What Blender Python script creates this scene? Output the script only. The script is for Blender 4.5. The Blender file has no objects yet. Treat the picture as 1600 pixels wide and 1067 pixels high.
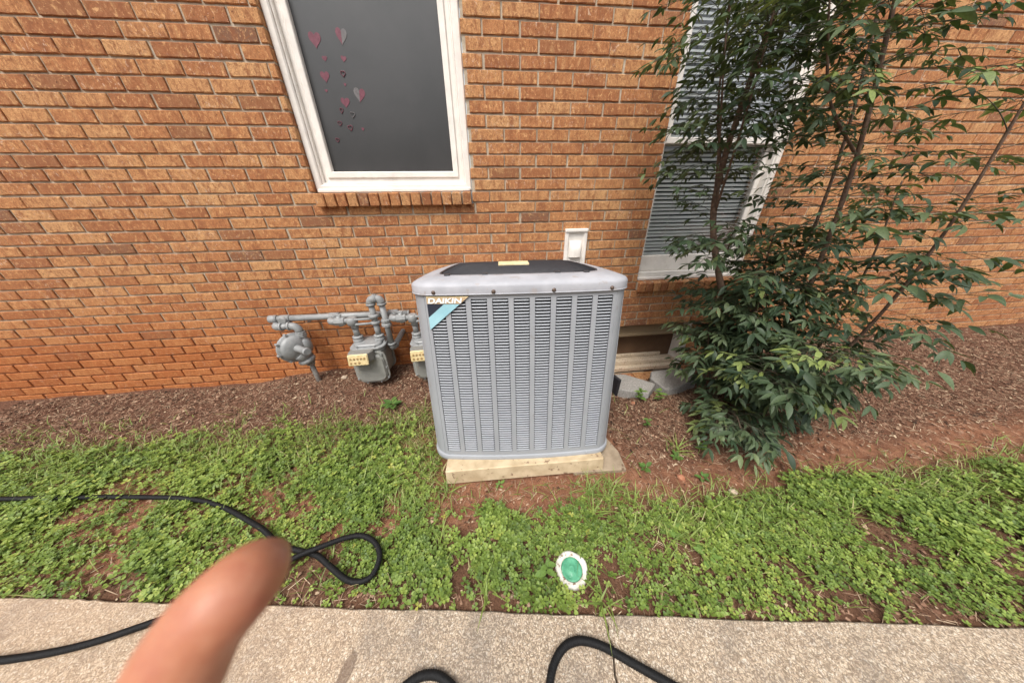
import bpy, math, random
import numpy as np
from mathutils import Vector, Matrix, Euler

random.seed(7)
RNG = np.random.default_rng(11)
SC = bpy.context.scene
COL = SC.collection
R = math.radians

# ------------------------------------------------------------------ camera
cam_d = bpy.data.cameras.new('camera')
cam = bpy.data.objects.new('camera', cam_d)
COL.objects.link(cam)
CR = Vector((0.9933720548, -0.1140851627, -0.0140191423))
CU = Vector((0.0648231957, 0.4553180228, 0.8879659067))
CF = Vector((0.0949205668, 0.8829892829, -0.4596955647))
CAM = Vector((0.0, -2.0132, 1.23))
cam.matrix_world = Matrix(((CR.x, CU.x, -CF.x, CAM.x), (CR.y, CU.y, -CF.y, CAM.y),
                           (CR.z, CU.z, -CF.z, CAM.z), (0, 0, 0, 1)))
cam_d.sensor_width = 36.0
cam_d.lens = 36.0 * 418.0 / 1600.0
cam_d.clip_start = 0.004
cam_d.clip_end = 500.0
cam_d.dof.use_dof = True
cam_d.dof.focus_distance = 1.6
cam_d.dof.aperture_fstop = 6.0
SC.camera = cam

# ------------------------------------------------------------------ daylight
SUN_EL, SUN_AZ = R(60), R(208)          # azimuth clockwise from +Y: behind and left of the camera
world = bpy.data.worlds.new('World')
SC.world = world
world.use_nodes = True
wn = world.node_tree
bg = wn.nodes['Background']
sky = wn.nodes.new('ShaderNodeTexSky')
sky.sky_type = 'NISHITA'
sky.sun_disc = False
sky.sun_elevation = SUN_EL
sky.sun_rotation = SUN_AZ
sky.air_density = 1.0
sky.dust_density = 4.0
sky.ozone_density = 1.0
hs = wn.nodes.new('ShaderNodeHueSaturation')
hs.inputs['Saturation'].default_value = 0.22       # overcast: a white veil of cloud
wn.links.new(sky.outputs[0], hs.inputs['Color'])
wn.links.new(hs.outputs[0], bg.inputs[0])
bg.inputs[1].default_value = 0.135
sun_d = bpy.data.lights.new('sun', 'SUN')
sun_d.energy = 1.3
sun_d.angle = R(22)
sun_d.color = (1.0, 0.95, 0.87)
sun = bpy.data.objects.new('sun', sun_d)
COL.objects.link(sun)
sdir = Vector((math.sin(SUN_AZ) * math.cos(SUN_EL), math.cos(SUN_AZ) * math.cos(SUN_EL), math.sin(SUN_EL)))
sun.rotation_euler = sdir.to_track_quat('Z', 'Y').to_euler()
sun.location = sdir * 20
SC.view_settings.view_transform = 'Standard'
SC.view_settings.look = 'None'
SC.view_settings.exposure = 0.92
SC.view_settings.gamma = 1.0
SC.view_settings.use_curve_mapping = False

# ------------------------------------------------------------------ helpers: materials
def new_mat(name):
    m = bpy.data.materials.new(name)
    m.use_nodes = True
    nt = m.node_tree
    return m, nt, nt.nodes['Principled BSDF']

class N:
    """tiny node helper bound to one tree"""
    def __init__(s, nt): s.nt = nt
    def node(s, t, **kw):
        n = s.nt.nodes.new(t)
        for k, v in kw.items(): setattr(n, k, v)
        return n
    def link(s, a, b): s.nt.links.new(a, b)
    def val(s, sock, v):
        if hasattr(v, 'is_output') or isinstance(v, bpy.types.NodeSocket): s.link(v, sock)
        else: sock.default_value = v
    def math(s, op, a, b=0.0, c=0.0):
        n = s.node('ShaderNodeMath', operation=op)
        s.val(n.inputs[0], a); s.val(n.inputs[1], b); s.val(n.inputs[2], c)
        return n.outputs[0]
    def vmath(s, op, a, b):
        n = s.node('ShaderNodeVectorMath', operation=op)
        s.val(n.inputs[0], a); s.val(n.inputs[1], b)
        return n.outputs[0]
    def noise(s, vec, scale, detail=3.0, rough=0.55, dist=0.0):
        n = s.node('ShaderNodeTexNoise')
        if vec is not None: s.link(vec, n.inputs['Vector'])
        n.inputs['Scale'].default_value = scale
        n.inputs['Detail'].default_value = detail
        n.inputs['Roughness'].default_value = rough
        n.inputs['Distortion'].default_value = dist
        return n.outputs[0]
    def ramp(s, fac, stops, interp='LINEAR'):
        n = s.node('ShaderNodeValToRGB')
        cr = n.color_ramp; cr.interpolation = interp
        while len(cr.elements) < len(stops): cr.elements.new(0.5)
        for e, (p, c) in zip(cr.elements, stops):
            e.position = p
            e.color = (c, c, c, 1) if isinstance(c, (int, float)) else (c[0], c[1], c[2], 1)
        s.val(n.inputs[0], fac)
        return n.outputs[0]
    def mix(s, fac, a, b, blend='MIX'):
        n = s.node('ShaderNodeMix', data_type='RGBA', blend_type=blend)
        s.val(n.inputs[0], fac)
        for sock, v in ((n.inputs[6], a), (n.inputs[7], b)):
            if isinstance(v, tuple): v = (v[0], v[1], v[2], 1)
            s.val(sock, v)
        return n.outputs[2]
    def smooth(s, v, a, b, lo=0.0, hi=1.0):
        n = s.node('ShaderNodeMapRange', interpolation_type='SMOOTHSTEP')
        s.val(n.inputs[0], v)
        n.inputs[1].default_value = a; n.inputs[2].default_value = b
        n.inputs[3].default_value = lo; n.inputs[4].default_value = hi
        return n.outputs[0]
    def bump(s, h, strength, dist, bsdf):
        n = s.node('ShaderNodeBump')
        n.inputs['Strength'].default_value = strength
        n.inputs['Distance'].default_value = dist
        s.link(h, n.inputs['Height'])
        s.link(n.outputs[0], bsdf.inputs['Normal'])
    def pos(s): return s.node('ShaderNodeNewGeometry').outputs['Position']
    def obj(s): return s.node('ShaderNodeTexCoord').outputs['Object']
    def sep(s, v):
        n = s.node('ShaderNodeSeparateXYZ'); s.link(v, n.inputs[0]); return n.outputs
    def comb(s, x, y, z):
        n = s.node('ShaderNodeCombineXYZ')
        for k, v in enumerate((x, y, z)): s.val(n.inputs[k], v)
        return n.outputs[0]
    def scale(s, v, xyz):
        return s.vmath('MULTIPLY', v, xyz)

def simple_mat(name, c1, c2=None, scale=30, rough=0.6, bump=0.0, bscale=200, metallic=0.0, spec=0.5, spots=None, lo=0.35, hi=0.65, coords='obj'):
    """two-tone noise paint/stone with fine relief; spots=(colour, scale, threshold)"""
    m, nt, b = new_mat(name); n = N(nt)
    p = n.obj() if coords == 'obj' else n.pos()
    f = n.noise(p, scale, 4)
    col = n.ramp(f, [(lo, c1), (hi, c2 or c1)])
    if spots:
        sf = n.noise(p, spots[1], 4, 0.6)
        col = n.mix(n.smooth(sf, spots[2], spots[2] + 0.06), col, spots[0])
    n.link(col, b.inputs['Base Color'])
    b.inputs['Roughness'].default_value = rough
    b.inputs['Metallic'].default_value = metallic
    b.inputs['Specular IOR Level'].default_value = spec
    if bump: n.bump(n.noise(p, bscale, 3), bump, 0.002, b)
    return m

# ------------------------------------------------------------------ helpers: meshes
class MB:
    def __init__(s): s.v = []; s.f = []; s.sm = []
    def add(s, vs, fs, M=None, smooth=False):
        o = len(s.v)
        if M is not None: vs = [M @ Vector(p) for p in vs]
        s.v += [tuple(p) for p in vs]
        s.f += [tuple(i + o for i in f) for f in fs]
        s.sm += [smooth] * len(fs)
        return s
    def box(s, x0, x1, y0, y1, z0, z1, ch=0.0, M=None):
        if ch <= 0:
            vs = [(x, y, z) for z in (z0, z1) for y in (y0, y1) for x in (x0, x1)]
            return s.add(vs, [(0, 2, 3, 1), (4, 5, 7, 6), (0, 1, 5, 4), (2, 6, 7, 3), (0, 4, 6, 2), (1, 3, 7, 5)], M)
        bm = bmesh_box(x0, x1, y0, y1, z0, z1, ch)
        return s.add(bm[0], bm[1], M)
    def tube(s, pts, r, n=12, cap=True, closed=False, M=None, smooth=True):
        pts = [Vector(p) for p in pts]
        k = len(pts)
        rs = r if isinstance(r, (list, tuple, np.ndarray)) else [r] * k
        vs = []; fs = []
        up = None
        for i, p in enumerate(pts):
            t = (pts[min(i + 1, k - 1)] - pts[max(i - 1, 0)])
            if t.length < 1e-9: t = Vector((0, 0, 1))
            t.normalize()
            if up is None:
                up = t.orthogonal().normalized()
            up = (up - t * up.dot(t))
            if up.length < 1e-6: up = t.orthogonal()
            up.normalize()
            sd = t.cross(up)
            for j in range(n):
                a = 2 * math.pi * j / n
                vs.append(p + (up * math.cos(a) + sd * math.sin(a)) * float(rs[i]))
        for i in range(k - 1):
            for j in range(n):
                fs.append((i * n + j, i * n + (j + 1) % n, (i + 1) * n + (j + 1) % n, (i + 1) * n + j))
        s.add(vs, fs, M, smooth)
        if cap:
            o = len(s.v) - len(vs)
            s.f.append(tuple(o + j for j in reversed(range(n)))); s.sm.append(False)
            s.f.append(tuple(o + (k - 1) * n + j for j in range(n))); s.sm.append(False)
        return s
    def lathe(s, prof, n=24, M=None, smooth=True, capends=True):
        vs = [(r * math.cos(2 * math.pi * j / n), r * math.sin(2 * math.pi * j / n), z) for r, z in prof for j in range(n)]
        fs = [(i * n + j, i * n + (j + 1) % n, (i + 1) * n + (j + 1) % n, (i + 1) * n + j) for i in range(len(prof) - 1) for j in range(n)]
        s.add(vs, fs, M, smooth)
        if capends:
            o = len(s.v) - len(vs); k = len(prof)
            s.f.append(tuple(o + j for j in reversed(range(n)))); s.sm.append(False)
            s.f.append(tuple(o + (k - 1) * n + j for j in range(n))); s.sm.append(False)
        return s
    def prism(s, poly, h0, h1, M=None, ch=0.0):
        """poly in xy (ccw), extruded z h0..h1, optional chamfer on the top"""
        n = len(poly)
        rings = [(poly, h0)]
        if ch > 0:
            cx = sum(p[0] for p in poly) / n; cy = sum(p[1] for p in poly) / n
            ins = []
            for (x, y) in poly:
                d = math.hypot(x - cx, y - cy) or 1
                ins.append((x - (x - cx) / d * ch, y - (y - cy) / d * ch))
            rings += [(poly, h1 - ch), (ins, h1)]
        else: rings += [(poly, h1)]
        vs = [(x, y, z) for pl, z in rings for (x, y) in pl]
        fs = [(i * n + j, i * n + (j + 1) % n, (i + 1) * n + (j + 1) % n, (i + 1) * n + j) for i in range(len(rings) - 1) for j in range(n)]
        fs += [tuple(reversed(range(n))), tuple((len(rings) - 1) * n + j for j in range(n))]
        return s.add(vs, fs, M)
    def frame(s, x0, x1, z0, z1, w, y0, y1, ch=0.003):
        """mitred rectangular picture frame lying in the xz plane, front at y0"""
        def loop(i, y): return [(x0 + i, y, z0 + i), (x1 - i, y, z0 + i), (x1 - i, y, z1 - i), (x0 + i, y, z1 - i)]
        rings = [loop(0, y1), loop(0, y0 + ch), loop(ch, y0), loop(w - ch, y0), loop(w, y0 + ch), loop(w, y1)]
        vs = [p for r_ in rings for p in r_]
        fs = []
        for i in range(len(rings) - 1):
            for j in range(4):
                fs.append((i * 4 + j, i * 4 + (j + 1) % 4, (i + 1) * 4 + (j + 1) % 4, (i + 1) * 4 + j))
        return s.add(vs, fs)
    def mesh(s, name):
        me = bpy.data.meshes.new(name)
        me.from_pydata(s.v, [], s.f)
        me.polygons.foreach_set('use_smooth', s.sm)
        me.update()
        return me
    def build(s, name, mat, parent=None, loc=None, rot=None):
        return link(name, s.mesh(name), mat, parent, loc, rot)

def bmesh_box(x0, x1, y0, y1, z0, z1, c):
    vs = []; fs = []
    xs = (x0, x0 + c, x1 - c, x1); ys = (y0, y0 + c, y1 - c, y1); zs = (z0, z0 + c, z1 - c, z1)
    idx = {}
    def V(i, j, k):
        if (i, j, k) not in idx:
            idx[(i, j, k)] = len(vs); vs.append((xs[i], ys[j], zs[k]))
        return idx[(i, j, k)]
    # each corner gives three points (chamfered cuboid)
    for a in (0, 1):
        for b in (0, 1):
            for d in (0, 1):
                i, j, k = 3 * a, 3 * b, 3 * d
                ii, jj, kk = 1 + a, 1 + b, 1 + d
                px, py, pz = V(i, jj, kk), V(ii, j, kk), V(ii, jj, k)
                fs.append((px, py, pz) if (a + b + d) % 2 else (px, pz, py))
    q = lambda *t: tuple(V(*p) for p in t)
    fs += [q((0, 1, 1), (0, 1, 2), (0, 2, 2), (0, 2, 1)), q((3, 1, 1), (3, 2, 1), (3, 2, 2), (3, 1, 2)),
           q((1, 0, 1), (2, 0, 1), (2, 0, 2), (1, 0, 2)), q((1, 3, 1), (1, 3, 2), (2, 3, 2), (2, 3, 1)),
           q((1, 1, 0), (1, 2, 0), (2, 2, 0), (2, 1, 0)), q((1, 1, 3), (2, 1, 3), (2, 2, 3), (1, 2, 3))]
    for a in (0, 3):                      # edges
        aa = 1 if a == 0 else 2
        for b in (0, 3):
            bb = 1 if b == 0 else 2
            e1 = q((a, bb, 1), (a, bb, 2), (aa, b, 2), (aa, b, 1))
            e2 = q((a, 1, bb), (aa, 1, b), (aa, 2, b), (a, 2, bb))
            e3 = q((1, a, bb), (1, aa, b), (2, aa, b), (2, a, bb))
            if (a == 0) == (b == 0): e1 = e1[::-1]; e2 = e2[::-1]; e3 = e3[::-1]
            fs += [e1, e2, e3]
    return vs, fs

def link(name, me, mat=None, parent=None, loc=None, rot=None):
    o = bpy.data.objects.new(name, me)
    COL.objects.link(o)
    if mat is not None and me is not None and len(me.materials) == 0: me.materials.append(mat)
    if parent is not None: o.parent = parent
    if loc is not None: o.location = loc
    if rot is not None: o.rotation_euler = rot
    return o

def tag(o, label=None, cat=None, group=None, kind=None):
    if label: o['label'] = label
    if cat: o['category'] = cat
    if group: o['group'] = group
    if kind: o['kind'] = kind
    return o

def thing(name, label, cat, loc=(0, 0, 0), rot=(0, 0, 0), group=None):
    o = bpy.data.objects.new(name, None)
    COL.objects.link(o)
    o.location = loc; o.rotation_euler = rot
    o.empty_display_size = 0.05
    return tag(o, label, cat, group)

def arr_mesh(name, V, F, tint=None, smooth=False):
    """mesh from numpy arrays; F is (n,3) or (n,4)"""
    me = bpy.data.meshes.new(name)
    V = np.ascontiguousarray(V, np.float32); F = np.ascontiguousarray(F, np.int32)
    n, k = F.shape
    me.vertices.add(len(V)); me.vertices.foreach_set('co', V.ravel())
    me.loops.add(n * k); me.loops.foreach_set('vertex_index', F.ravel())
    me.polygons.add(n)
    me.polygons.foreach_set('loop_start', np.arange(0, n * k, k, dtype=np.int32))
    me.polygons.foreach_set('use_smooth', np.full(n, smooth))
    me.update(calc_edges=True)
    if tint is not None:
        a = me.attributes.new('tint', 'FLOAT', 'FACE')
        a.data.foreach_set('value', np.ascontiguousarray(tint, np.float32))
    return me

def scatter(tv, tf, M, T):
    """copies of template (tv, tf) under matrices M (n,3,3) and offsets T (n,3)"""
    V = np.einsum('nij,vj->nvi', M, tv) + T[:, None, :]
    F = tf[None] + (np.arange(len(T)) * len(tv))[:, None, None]
    return V.reshape(-1, 3), F.reshape(-1, tf.shape[1])

def rotz(a):
    c, s = np.cos(a), np.sin(a); z = np.zeros_like(a); o = np.ones_like(a)
    return np.stack([np.stack([c, -s, z], -1), np.stack([s, c, z], -1), np.stack([z, z, o], -1)], -2)
def rotx(a):
    c, s = np.cos(a), np.sin(a); z = np.zeros_like(a); o = np.ones_like(a)
    return np.stack([np.stack([o, z, z], -1), np.stack([z, c, -s], -1), np.stack([z, s, c], -1)], -2)
def roty(a):
    c, s = np.cos(a), np.sin(a); z = np.zeros_like(a); o = np.ones_like(a)
    return np.stack([np.stack([c, z, s], -1), np.stack([z, o, z], -1), np.stack([-s, z, c], -1)], -2)

_tab = RNG.random((256, 256))
def vnoise(x, y, s):
    x = np.asarray(x, float) * s + 71.3; y = np.asarray(y, float) * s + 33.7
    xi = np.floor(x).astype(int); yi = np.floor(y).astype(int)
    fx = x - xi; fy = y - yi
    fx = fx * fx * (3 - 2 * fx); fy = fy * fy * (3 - 2 * fy)
    t = lambda a, b: _tab[a & 255, b & 255]
    return (t(xi, yi) * (1 - fx) + t(xi + 1, yi) * fx) * (1 - fy) + (t(xi, yi + 1) * (1 - fx) + t(xi + 1, yi + 1) * fx) * fy
def sstep(v, a, b):
    t = np.clip((np.asarray(v, float) - a) / (b - a), 0, 1); return t * t * (3 - 2 * t)

def in_photo(p, margin=0):
    """pixel position in the 1600 x 1067 picture and depth"""
    d = Vector(p) - CAM; z = d.dot(CF)
    if z < 0.02: return None
    return 800 + 418 * d.dot(CR) / z, 533.5 - 418 * d.dot(CU) / z, z

def spline(pts, n):
    """Catmull-Rom through pts, n samples per span"""
    P = [Vector(p) for p in pts]
    P = [P[0] * 2 - P[1]] + P + [P[-1] * 2 - P[-2]]
    out = []
    for i in range(1, len(P) - 2):
        for k in range(n):
            t = k / n; a, b, c, d = P[i - 1], P[i], P[i + 1], P[i + 2]
            out.append(0.5 * ((2 * b) + (c - a) * t + (2 * a - 5 * b + 4 * c - d) * t * t + (3 * b - a - 3 * c + d) * t ** 3))
    out.append(P[-2])
    return out

# ------------------------------------------------------------------ materials
CZ0, CH, BL = 2.0875, 0.06547, 0.2032        # top mortar line, course height, brick pitch
def brick_material(single=False):
    m, nt, b = new_mat('sill brick' if single else 'flashed brick'); n = N(nt)
    p = n.pos(); s = n.sep(p)
    row = n.math('FLOOR', n.math('DIVIDE', n.math('SUBTRACT', CZ0, s[2]), CH))
    odd = n.math('MODULO', n.math('ABSOLUTE', n.math('ADD', row, 1.0)), 2.0)
    colx = n.math('FLOOR', n.math('DIVIDE', n.math('SUBTRACT', s[0], n.math('SUBTRACT', 0.188, n.math('MULTIPLY', odd, 0.105))), BL))
    wnz = n.node('ShaderNodeTexWhiteNoise', noise_dimensions='3D')
    n.link(n.comb(colx, row, 3.0), wnz.inputs['Vector'])
    if single:
        orn = n.node('ShaderNodeObjectInfo').outputs['Random']
        n.link(n.comb(orn, n.math('MULTIPLY', orn, 17.0), 3.0), wnz.inputs['Vector'])
    rv = wnz.outputs['Value']; rc = n.sep(wnz.outputs['Color'])
    base = n.ramp(rv, [(0.0, (0.19, 0.10, 0.066)), (0.03, (0.31, 0.135, 0.064)), (0.10, (0.38, 0.145, 0.060)), (0.32, (0.47, 0.190, 0.076)),
                       (0.56, (0.53, 0.235, 0.094)), (0.80, (0.58, 0.285, 0.120)), (1.0, (0.64, 0.355, 0.160))])
    # flashing: soft vertical bands, different on each brick
    off = n.comb(n.math('MULTIPLY', rc[0], 37.0), 0.0, n.math('MULTIPLY', rc[1], 19.0))
    pv = n.vmath('ADD', n.scale(p, (1.0, 1.0, 0.30)), off)
    band = n.noise(pv, 24, 4, 0.65, 0.6)
    streak = n.noise(pv, 55, 4, 0.7, 0.5)
    col = n.mix(n.smooth(band, 0.50, 0.66, 0, 0.80), base, (0.29, 0.10, 0.042))
    col = n.mix(n.smooth(band, 0.46, 0.34, 0, 0.45), col, (0.62, 0.36, 0.16))
    col = n.mix(n.smooth(streak, 0.52, 0.70, 0, 0.60), col, (0.27, 0.12, 0.06))
    fine = n.noise(n.vmath('ADD', p, off), 230, 4, 0.8)
    col = n.mix(n.smooth(fine, 0.38, 0.60, 0.0, 1.0), n.mix(0.55, col, (0.22, 0.10, 0.05)), col)
    blot = n.noise(n.vmath('ADD', n.scale(p, (1.0, 1.0, 0.75)), off), 62, 5, 0.75, 0.8)
    col = n.mix(n.smooth(blot, 0.50, 0.66, 0, 0.92), col, (0.27, 0.105, 0.045))
    col = n.mix(n.smooth(blot, 0.47, 0.34, 0, 0.75), col, (0.72, 0.42, 0.19))
    # pits and a few pale lime smears
    pit = n.noise(n.vmath('ADD', p, off), 85, 3, 0.6)
    col = n.mix(n.smooth(pit, 0.65, 0.70, 0, 0.8), col, (0.10, 0.045, 0.028))
    lime = n.noise(n.vmath('ADD', n.scale(p, (1.0, 1.0, 0.55)), off), 60, 4, 0.7, 1.2)
    lm = n.math('MULTIPLY', n.smooth(lime, 0.58, 0.68), n.smooth(rc[2], 0.50, 0.70))
    col = n.mix(n.math('MULTIPLY', lm, 0.7), col, (0.66, 0.50, 0.38))
    # red clay splashed up from the soil onto the lowest courses
    sp = n.math('ADD', s[2], n.math('MULTIPLY', n.noise(p, 9, 3), 0.25))
    left = n.smooth(s[0], 0.3, -0.6)
    col = n.mix(n.math('MULTIPLY', n.smooth(sp, 1.02, 0.30), n.math('MULTIPLY', left, 0.8)), col, n.mix(0.35, (0.42, 0.115, 0.022), col))
    n.link(col, b.inputs['Base Color'])
    b.inputs['Roughness'].default_value = 0.85
    b.inputs['Specular IOR Level'].default_value = 0.25
    h = n.math('ADD', n.math('MULTIPLY', streak, 0.7), n.math('SUBTRACT', n.math('MULTIPLY', fine, 0.8), n.smooth(pit, 0.66, 0.72, 0, 1.0)))
    n.bump(h, 0.8, 0.004, b)
    return m

def mortar_material():
    m, nt, b = new_mat('mortar'); n = N(nt)
    p = n.pos(); s = n.sep(p)
    f = n.noise(p, 22, 4)
    col = n.ramp(f, [(0.3, (0.38, 0.31, 0.225)), (0.7, (0.58, 0.50, 0.385))])
    col = n.mix(n.smooth(n.noise(p, 400, 2), 0.5, 0.7, 0, 0.5), col, (0.22, 0.17, 0.12))
    sp = n.math('ADD', s[2], n.math('MULTIPLY', n.noise(p, 9, 3), 0.25))
    left = n.smooth(s[0], 0.3, -0.6)
    col = n.mix(n.math('MULTIPLY', n.smooth(sp, 0.70, 0.36), n.math('MULTIPLY', left, 0.9)), col, (0.26, 0.085, 0.03))
    n.link(col, b.inputs['Base Color'])
    b.inputs['Roughness'].default_value = 0.95
    n.bump(n.noise(p, 260, 3), 0.6, 0.003, b)
    return m

def leaf_material(name, stops, rough=0.45, trans=0.25, spec=0.5):
    m, nt, b = new_mat(name); n = N(nt)
    a = n.node('ShaderNodeAttribute', attribute_name='tint')
    col = n.ramp(a.outputs['Fac'], stops)
    col = n.mix(n.smooth(n.noise(n.pos(), 160, 2), 0.4, 0.7, 0, 0.3), col, (0.02, 0.03, 0.012))
    n.link(col, b.inputs['Base Color'])
    b.inputs['Roughness'].default_value = rough
    b.inputs['Specular IOR Level'].default_value = spec
    tr = n.node('ShaderNodeBsdfTranslucent')
    n.link(n.mix(0.5, col, (0.20, 0.28, 0.03)), tr.inputs['Color'])
    mx = n.node('ShaderNodeMixShader'); mx.inputs[0].default_value = trans
    out = nt.nodes['Material Output']
    n.link(b.outputs[0], mx.inputs[1]); n.link(tr.outputs[0], mx.inputs[2]); n.link(mx.outputs[0], out.inputs['Surface'])
    return m

def soil_material():
    m, nt, b = new_mat('soil and mulch'); n = N(nt)
    p = n.pos(); s = n.sep(p)
    big = n.noise(p, 2.2, 4, 0.6)
    mid = n.noise(p, 18, 5, 0.65)
    fine = n.noise(p, 150, 5, 0.75)
    chip = n.node('ShaderNodeTexVoronoi', feature='F1'); chip.inputs['Scale'].default_value = 95
    n.link(n.vmath('ADD', p, n.scale(n.node('ShaderNodeTexNoise').outputs['Color'], (0.02, 0.02, 0.02))), chip.inputs['Vector'])
    clay = n.ramp(mid, [(0.3, (0.16, 0.068, 0.038)), (0.55, (0.28, 0.13, 0.074)), (0.75, (0.42, 0.225, 0.135))])
    mulch = n.ramp(fine, [(0.32, (0.040, 0.020, 0.013)), (0.5, (0.135, 0.064, 0.040)), (0.72, (0.30, 0.17, 0.11))])
    hum = n.smooth(n.math('ADD', s[1], n.math('MULTIPLY', n.math('SUBTRACT', n.noise(p, 7, 3), 0.5), 0.25)), -1.25, -1.42)
    clay = n.mix(n.math('MULTIPLY', hum, 0.7), clay, n.ramp(fine, [(0.3, (0.035, 0.02, 0.013)), (0.7, (0.14, 0.08, 0.05))]))
    wall_d = n.math('ADD', s[1], n.math('MULTIPLY', n.math('SUBTRACT', big, 0.5), 0.7))
    mf = n.smooth(n.math('ADD', wall_d, n.smooth(s[0], 0.55, 0.8, 0, 0.32)), -0.95, -0.60)
    col = n.mix(mf, clay, mulch)
    col = n.mix(n.smooth(fine, 0.55, 0.8, 0, 0.55), col, (0.36, 0.19, 0.11))
    col = n.mix(n.smooth(chip.outputs['Color'], 0.75, 0.95, 0, 0.35), col, (0.30, 0.19, 0.12))
    col = n.mix(n.smooth(fine, 0.46, 0.34, 0, 0.7), col, (0.035, 0.018, 0.012))
    n.link(col, b.inputs['Base Color'])
    b.inputs['Roughness'].default_value = 0.95
    b.inputs['Specular IOR Level'].default_value = 0.15
    n.bump(n.math('ADD', n.math('MULTIPLY', fine, 0.8), n.math('MULTIPLY', mid, 0.8)), 0.9, 0.012, b)
    return m

def aggregate_material():
    m, nt, b = new_mat('exposed aggregate concrete'); n = N(nt)
    p = n.pos(); s = n.sep(p)
    wob = n.node('ShaderNodeTexNoise'); wob.inputs['Scale'].default_value = 60; n.link(p, wob.inputs['Vector'])
    pw = n.vmath('ADD', p, n.scale(wob.outputs['Color'], (0.022, 0.022, 0.022)))
    v = n.node('ShaderNodeTexVoronoi', feature='F1'); v.inputs['Scale'].default_value = 205; n.link(pw, v.inputs['Vector'])
    v2 = n.node('ShaderNodeTexVoronoi', feature='F1'); v2.inputs['Scale'].default_value = 390; n.link(pw, v2.inputs['Vector'])
    stone = n.ramp(n.sep(v.outputs['Color'])[0], [(0.0, (0.16, 0.11, 0.075)), (0.16, (0.32, 0.235, 0.16)), (0.5, (0.56, 0.43, 0.30)), (0.8, (0.68, 0.57, 0.43)), (1.0, (0.80, 0.74, 0.64))])
    small = n.ramp(n.sep(v2.outputs['Color'])[1], [(0.0, (0.11, 0.08, 0.06)), (0.35, (0.36, 0.27, 0.19)), (0.7, (0.58, 0.46, 0.33)), (1.0, (0.76, 0.66, 0.52))])
    col = n.mix(0.45, stone, small)
    col = n.mix(n.smooth(v.outputs['Distance'], 0.40, 0.70, 0, 0.75), col, (0.17, 0.125, 0.085))
    grime = n.noise(p, 3.2, 5, 0.65)
    col = n.mix(0.10, col, (0.20, 0.15, 0.11))
    col = n.mix(n.smooth(grime, 0.46, 0.66, 0, 0.55), col, (0.15, 0.125, 0.105))
    col = n.mix(n.smooth(n.noise(p, 24, 4, 0.7), 0.58, 0.72, 0, 0.35), col, (0.15, 0.115, 0.085))
    # warmer peach tint towards the left, and a damp spill the shape of a shoe toe
    col = n.mix(n.smooth(n.math('ADD', s[0], n.math('MULTIPLY', grime, 0.8)), 0.25, -0.5, 0, 0.22), col, (0.56, 0.36, 0.22))
    ex = n.math('DIVIDE', n.math('ADD', n.math('ADD', s[0], 0.478), n.math('MULTIPLY', n.math('ADD', s[1], 1.70), -0.25)), 0.020)
    ey = n.math('DIVIDE', n.math('ADD', s[1], 1.700), 0.042)
    rr = n.math('ADD', n.math('ADD', n.math('MULTIPLY', ex, ex), n.math('MULTIPLY', ey, ey)), n.math('MULTIPLY', n.noise(p, 60, 2), 0.8))
    damp = n.smooth(rr, 1.55, 1.15)
    col = n.mix(n.math('MULTIPLY', damp, 0.72), col, (0.13, 0.085, 0.06))
    n.link(col, b.inputs['Base Color'])
    b.inputs['Roughness'].default_value = 0.85
    h = n.math('ADD', n.math('MULTIPLY', n.math('SUBTRACT', 1.0, v.outputs['Distance']), 0.8), n.math('MULTIPLY', n.math('SUBTRACT', 1.0, v2.outputs['Distance']), 0.5))
    n.bump(h, 0.6, 0.003, b)
    return m

def painted_wood(name, c, peel=0.66, peelc=(0.36, 0.27, 0.19)):
    m, nt, b = new_mat(name); n = N(nt)
    p = n.pos()
    g = n.noise(n.scale(p, (1.0, 1.0, 1.0)), 14, 4)
    col = n.ramp(g, [(0.3, tuple(x * 0.86 for x in c)), (0.7, c)])
    fl = n.noise(p, 70, 5, 0.7)
    col = n.mix(n.smooth(fl, peel, peel + 0.05), col, peelc)
    col = n.mix(n.smooth(n.noise(p, 9, 4, 0.7), 0.5, 0.75, 0, 0.22), col, (0.42, 0.34, 0.25))
    n.link(col, b.inputs['Base Color'])
    b.inputs['Roughness'].default_value = 0.55
    n.bump(n.math('ADD', n.noise(p, 120, 3), n.math('MULTIPLY', fl, 0.8)), 0.25, 0.002, b)
    return m

def glass_material():
    m, nt, b = new_mat('window glass'); n = N(nt)
    out = nt.nodes['Material Output']
    tr = n.node('ShaderNodeBsdfTransparent'); tr.inputs[0].default_value = (0.985, 0.99, 0.988, 1)
    gl = n.node('ShaderNodeBsdfGlossy'); gl.inputs['Roughness'].default_value = 0.02
    fr = n.node('ShaderNodeFresnel'); fr.inputs[0].default_value = 1.45
    mx = n.node('ShaderNodeMixShader')
    n.link(n.math('MULTIPLY', fr.outputs[0], 0.8), mx.inputs[0]); n.link(tr.outputs[0], mx.inputs[1]); n.link(gl.outputs[0], mx.inputs[2])
    n.link(mx.outputs[0], out.inputs['Surface'])
    return m

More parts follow.
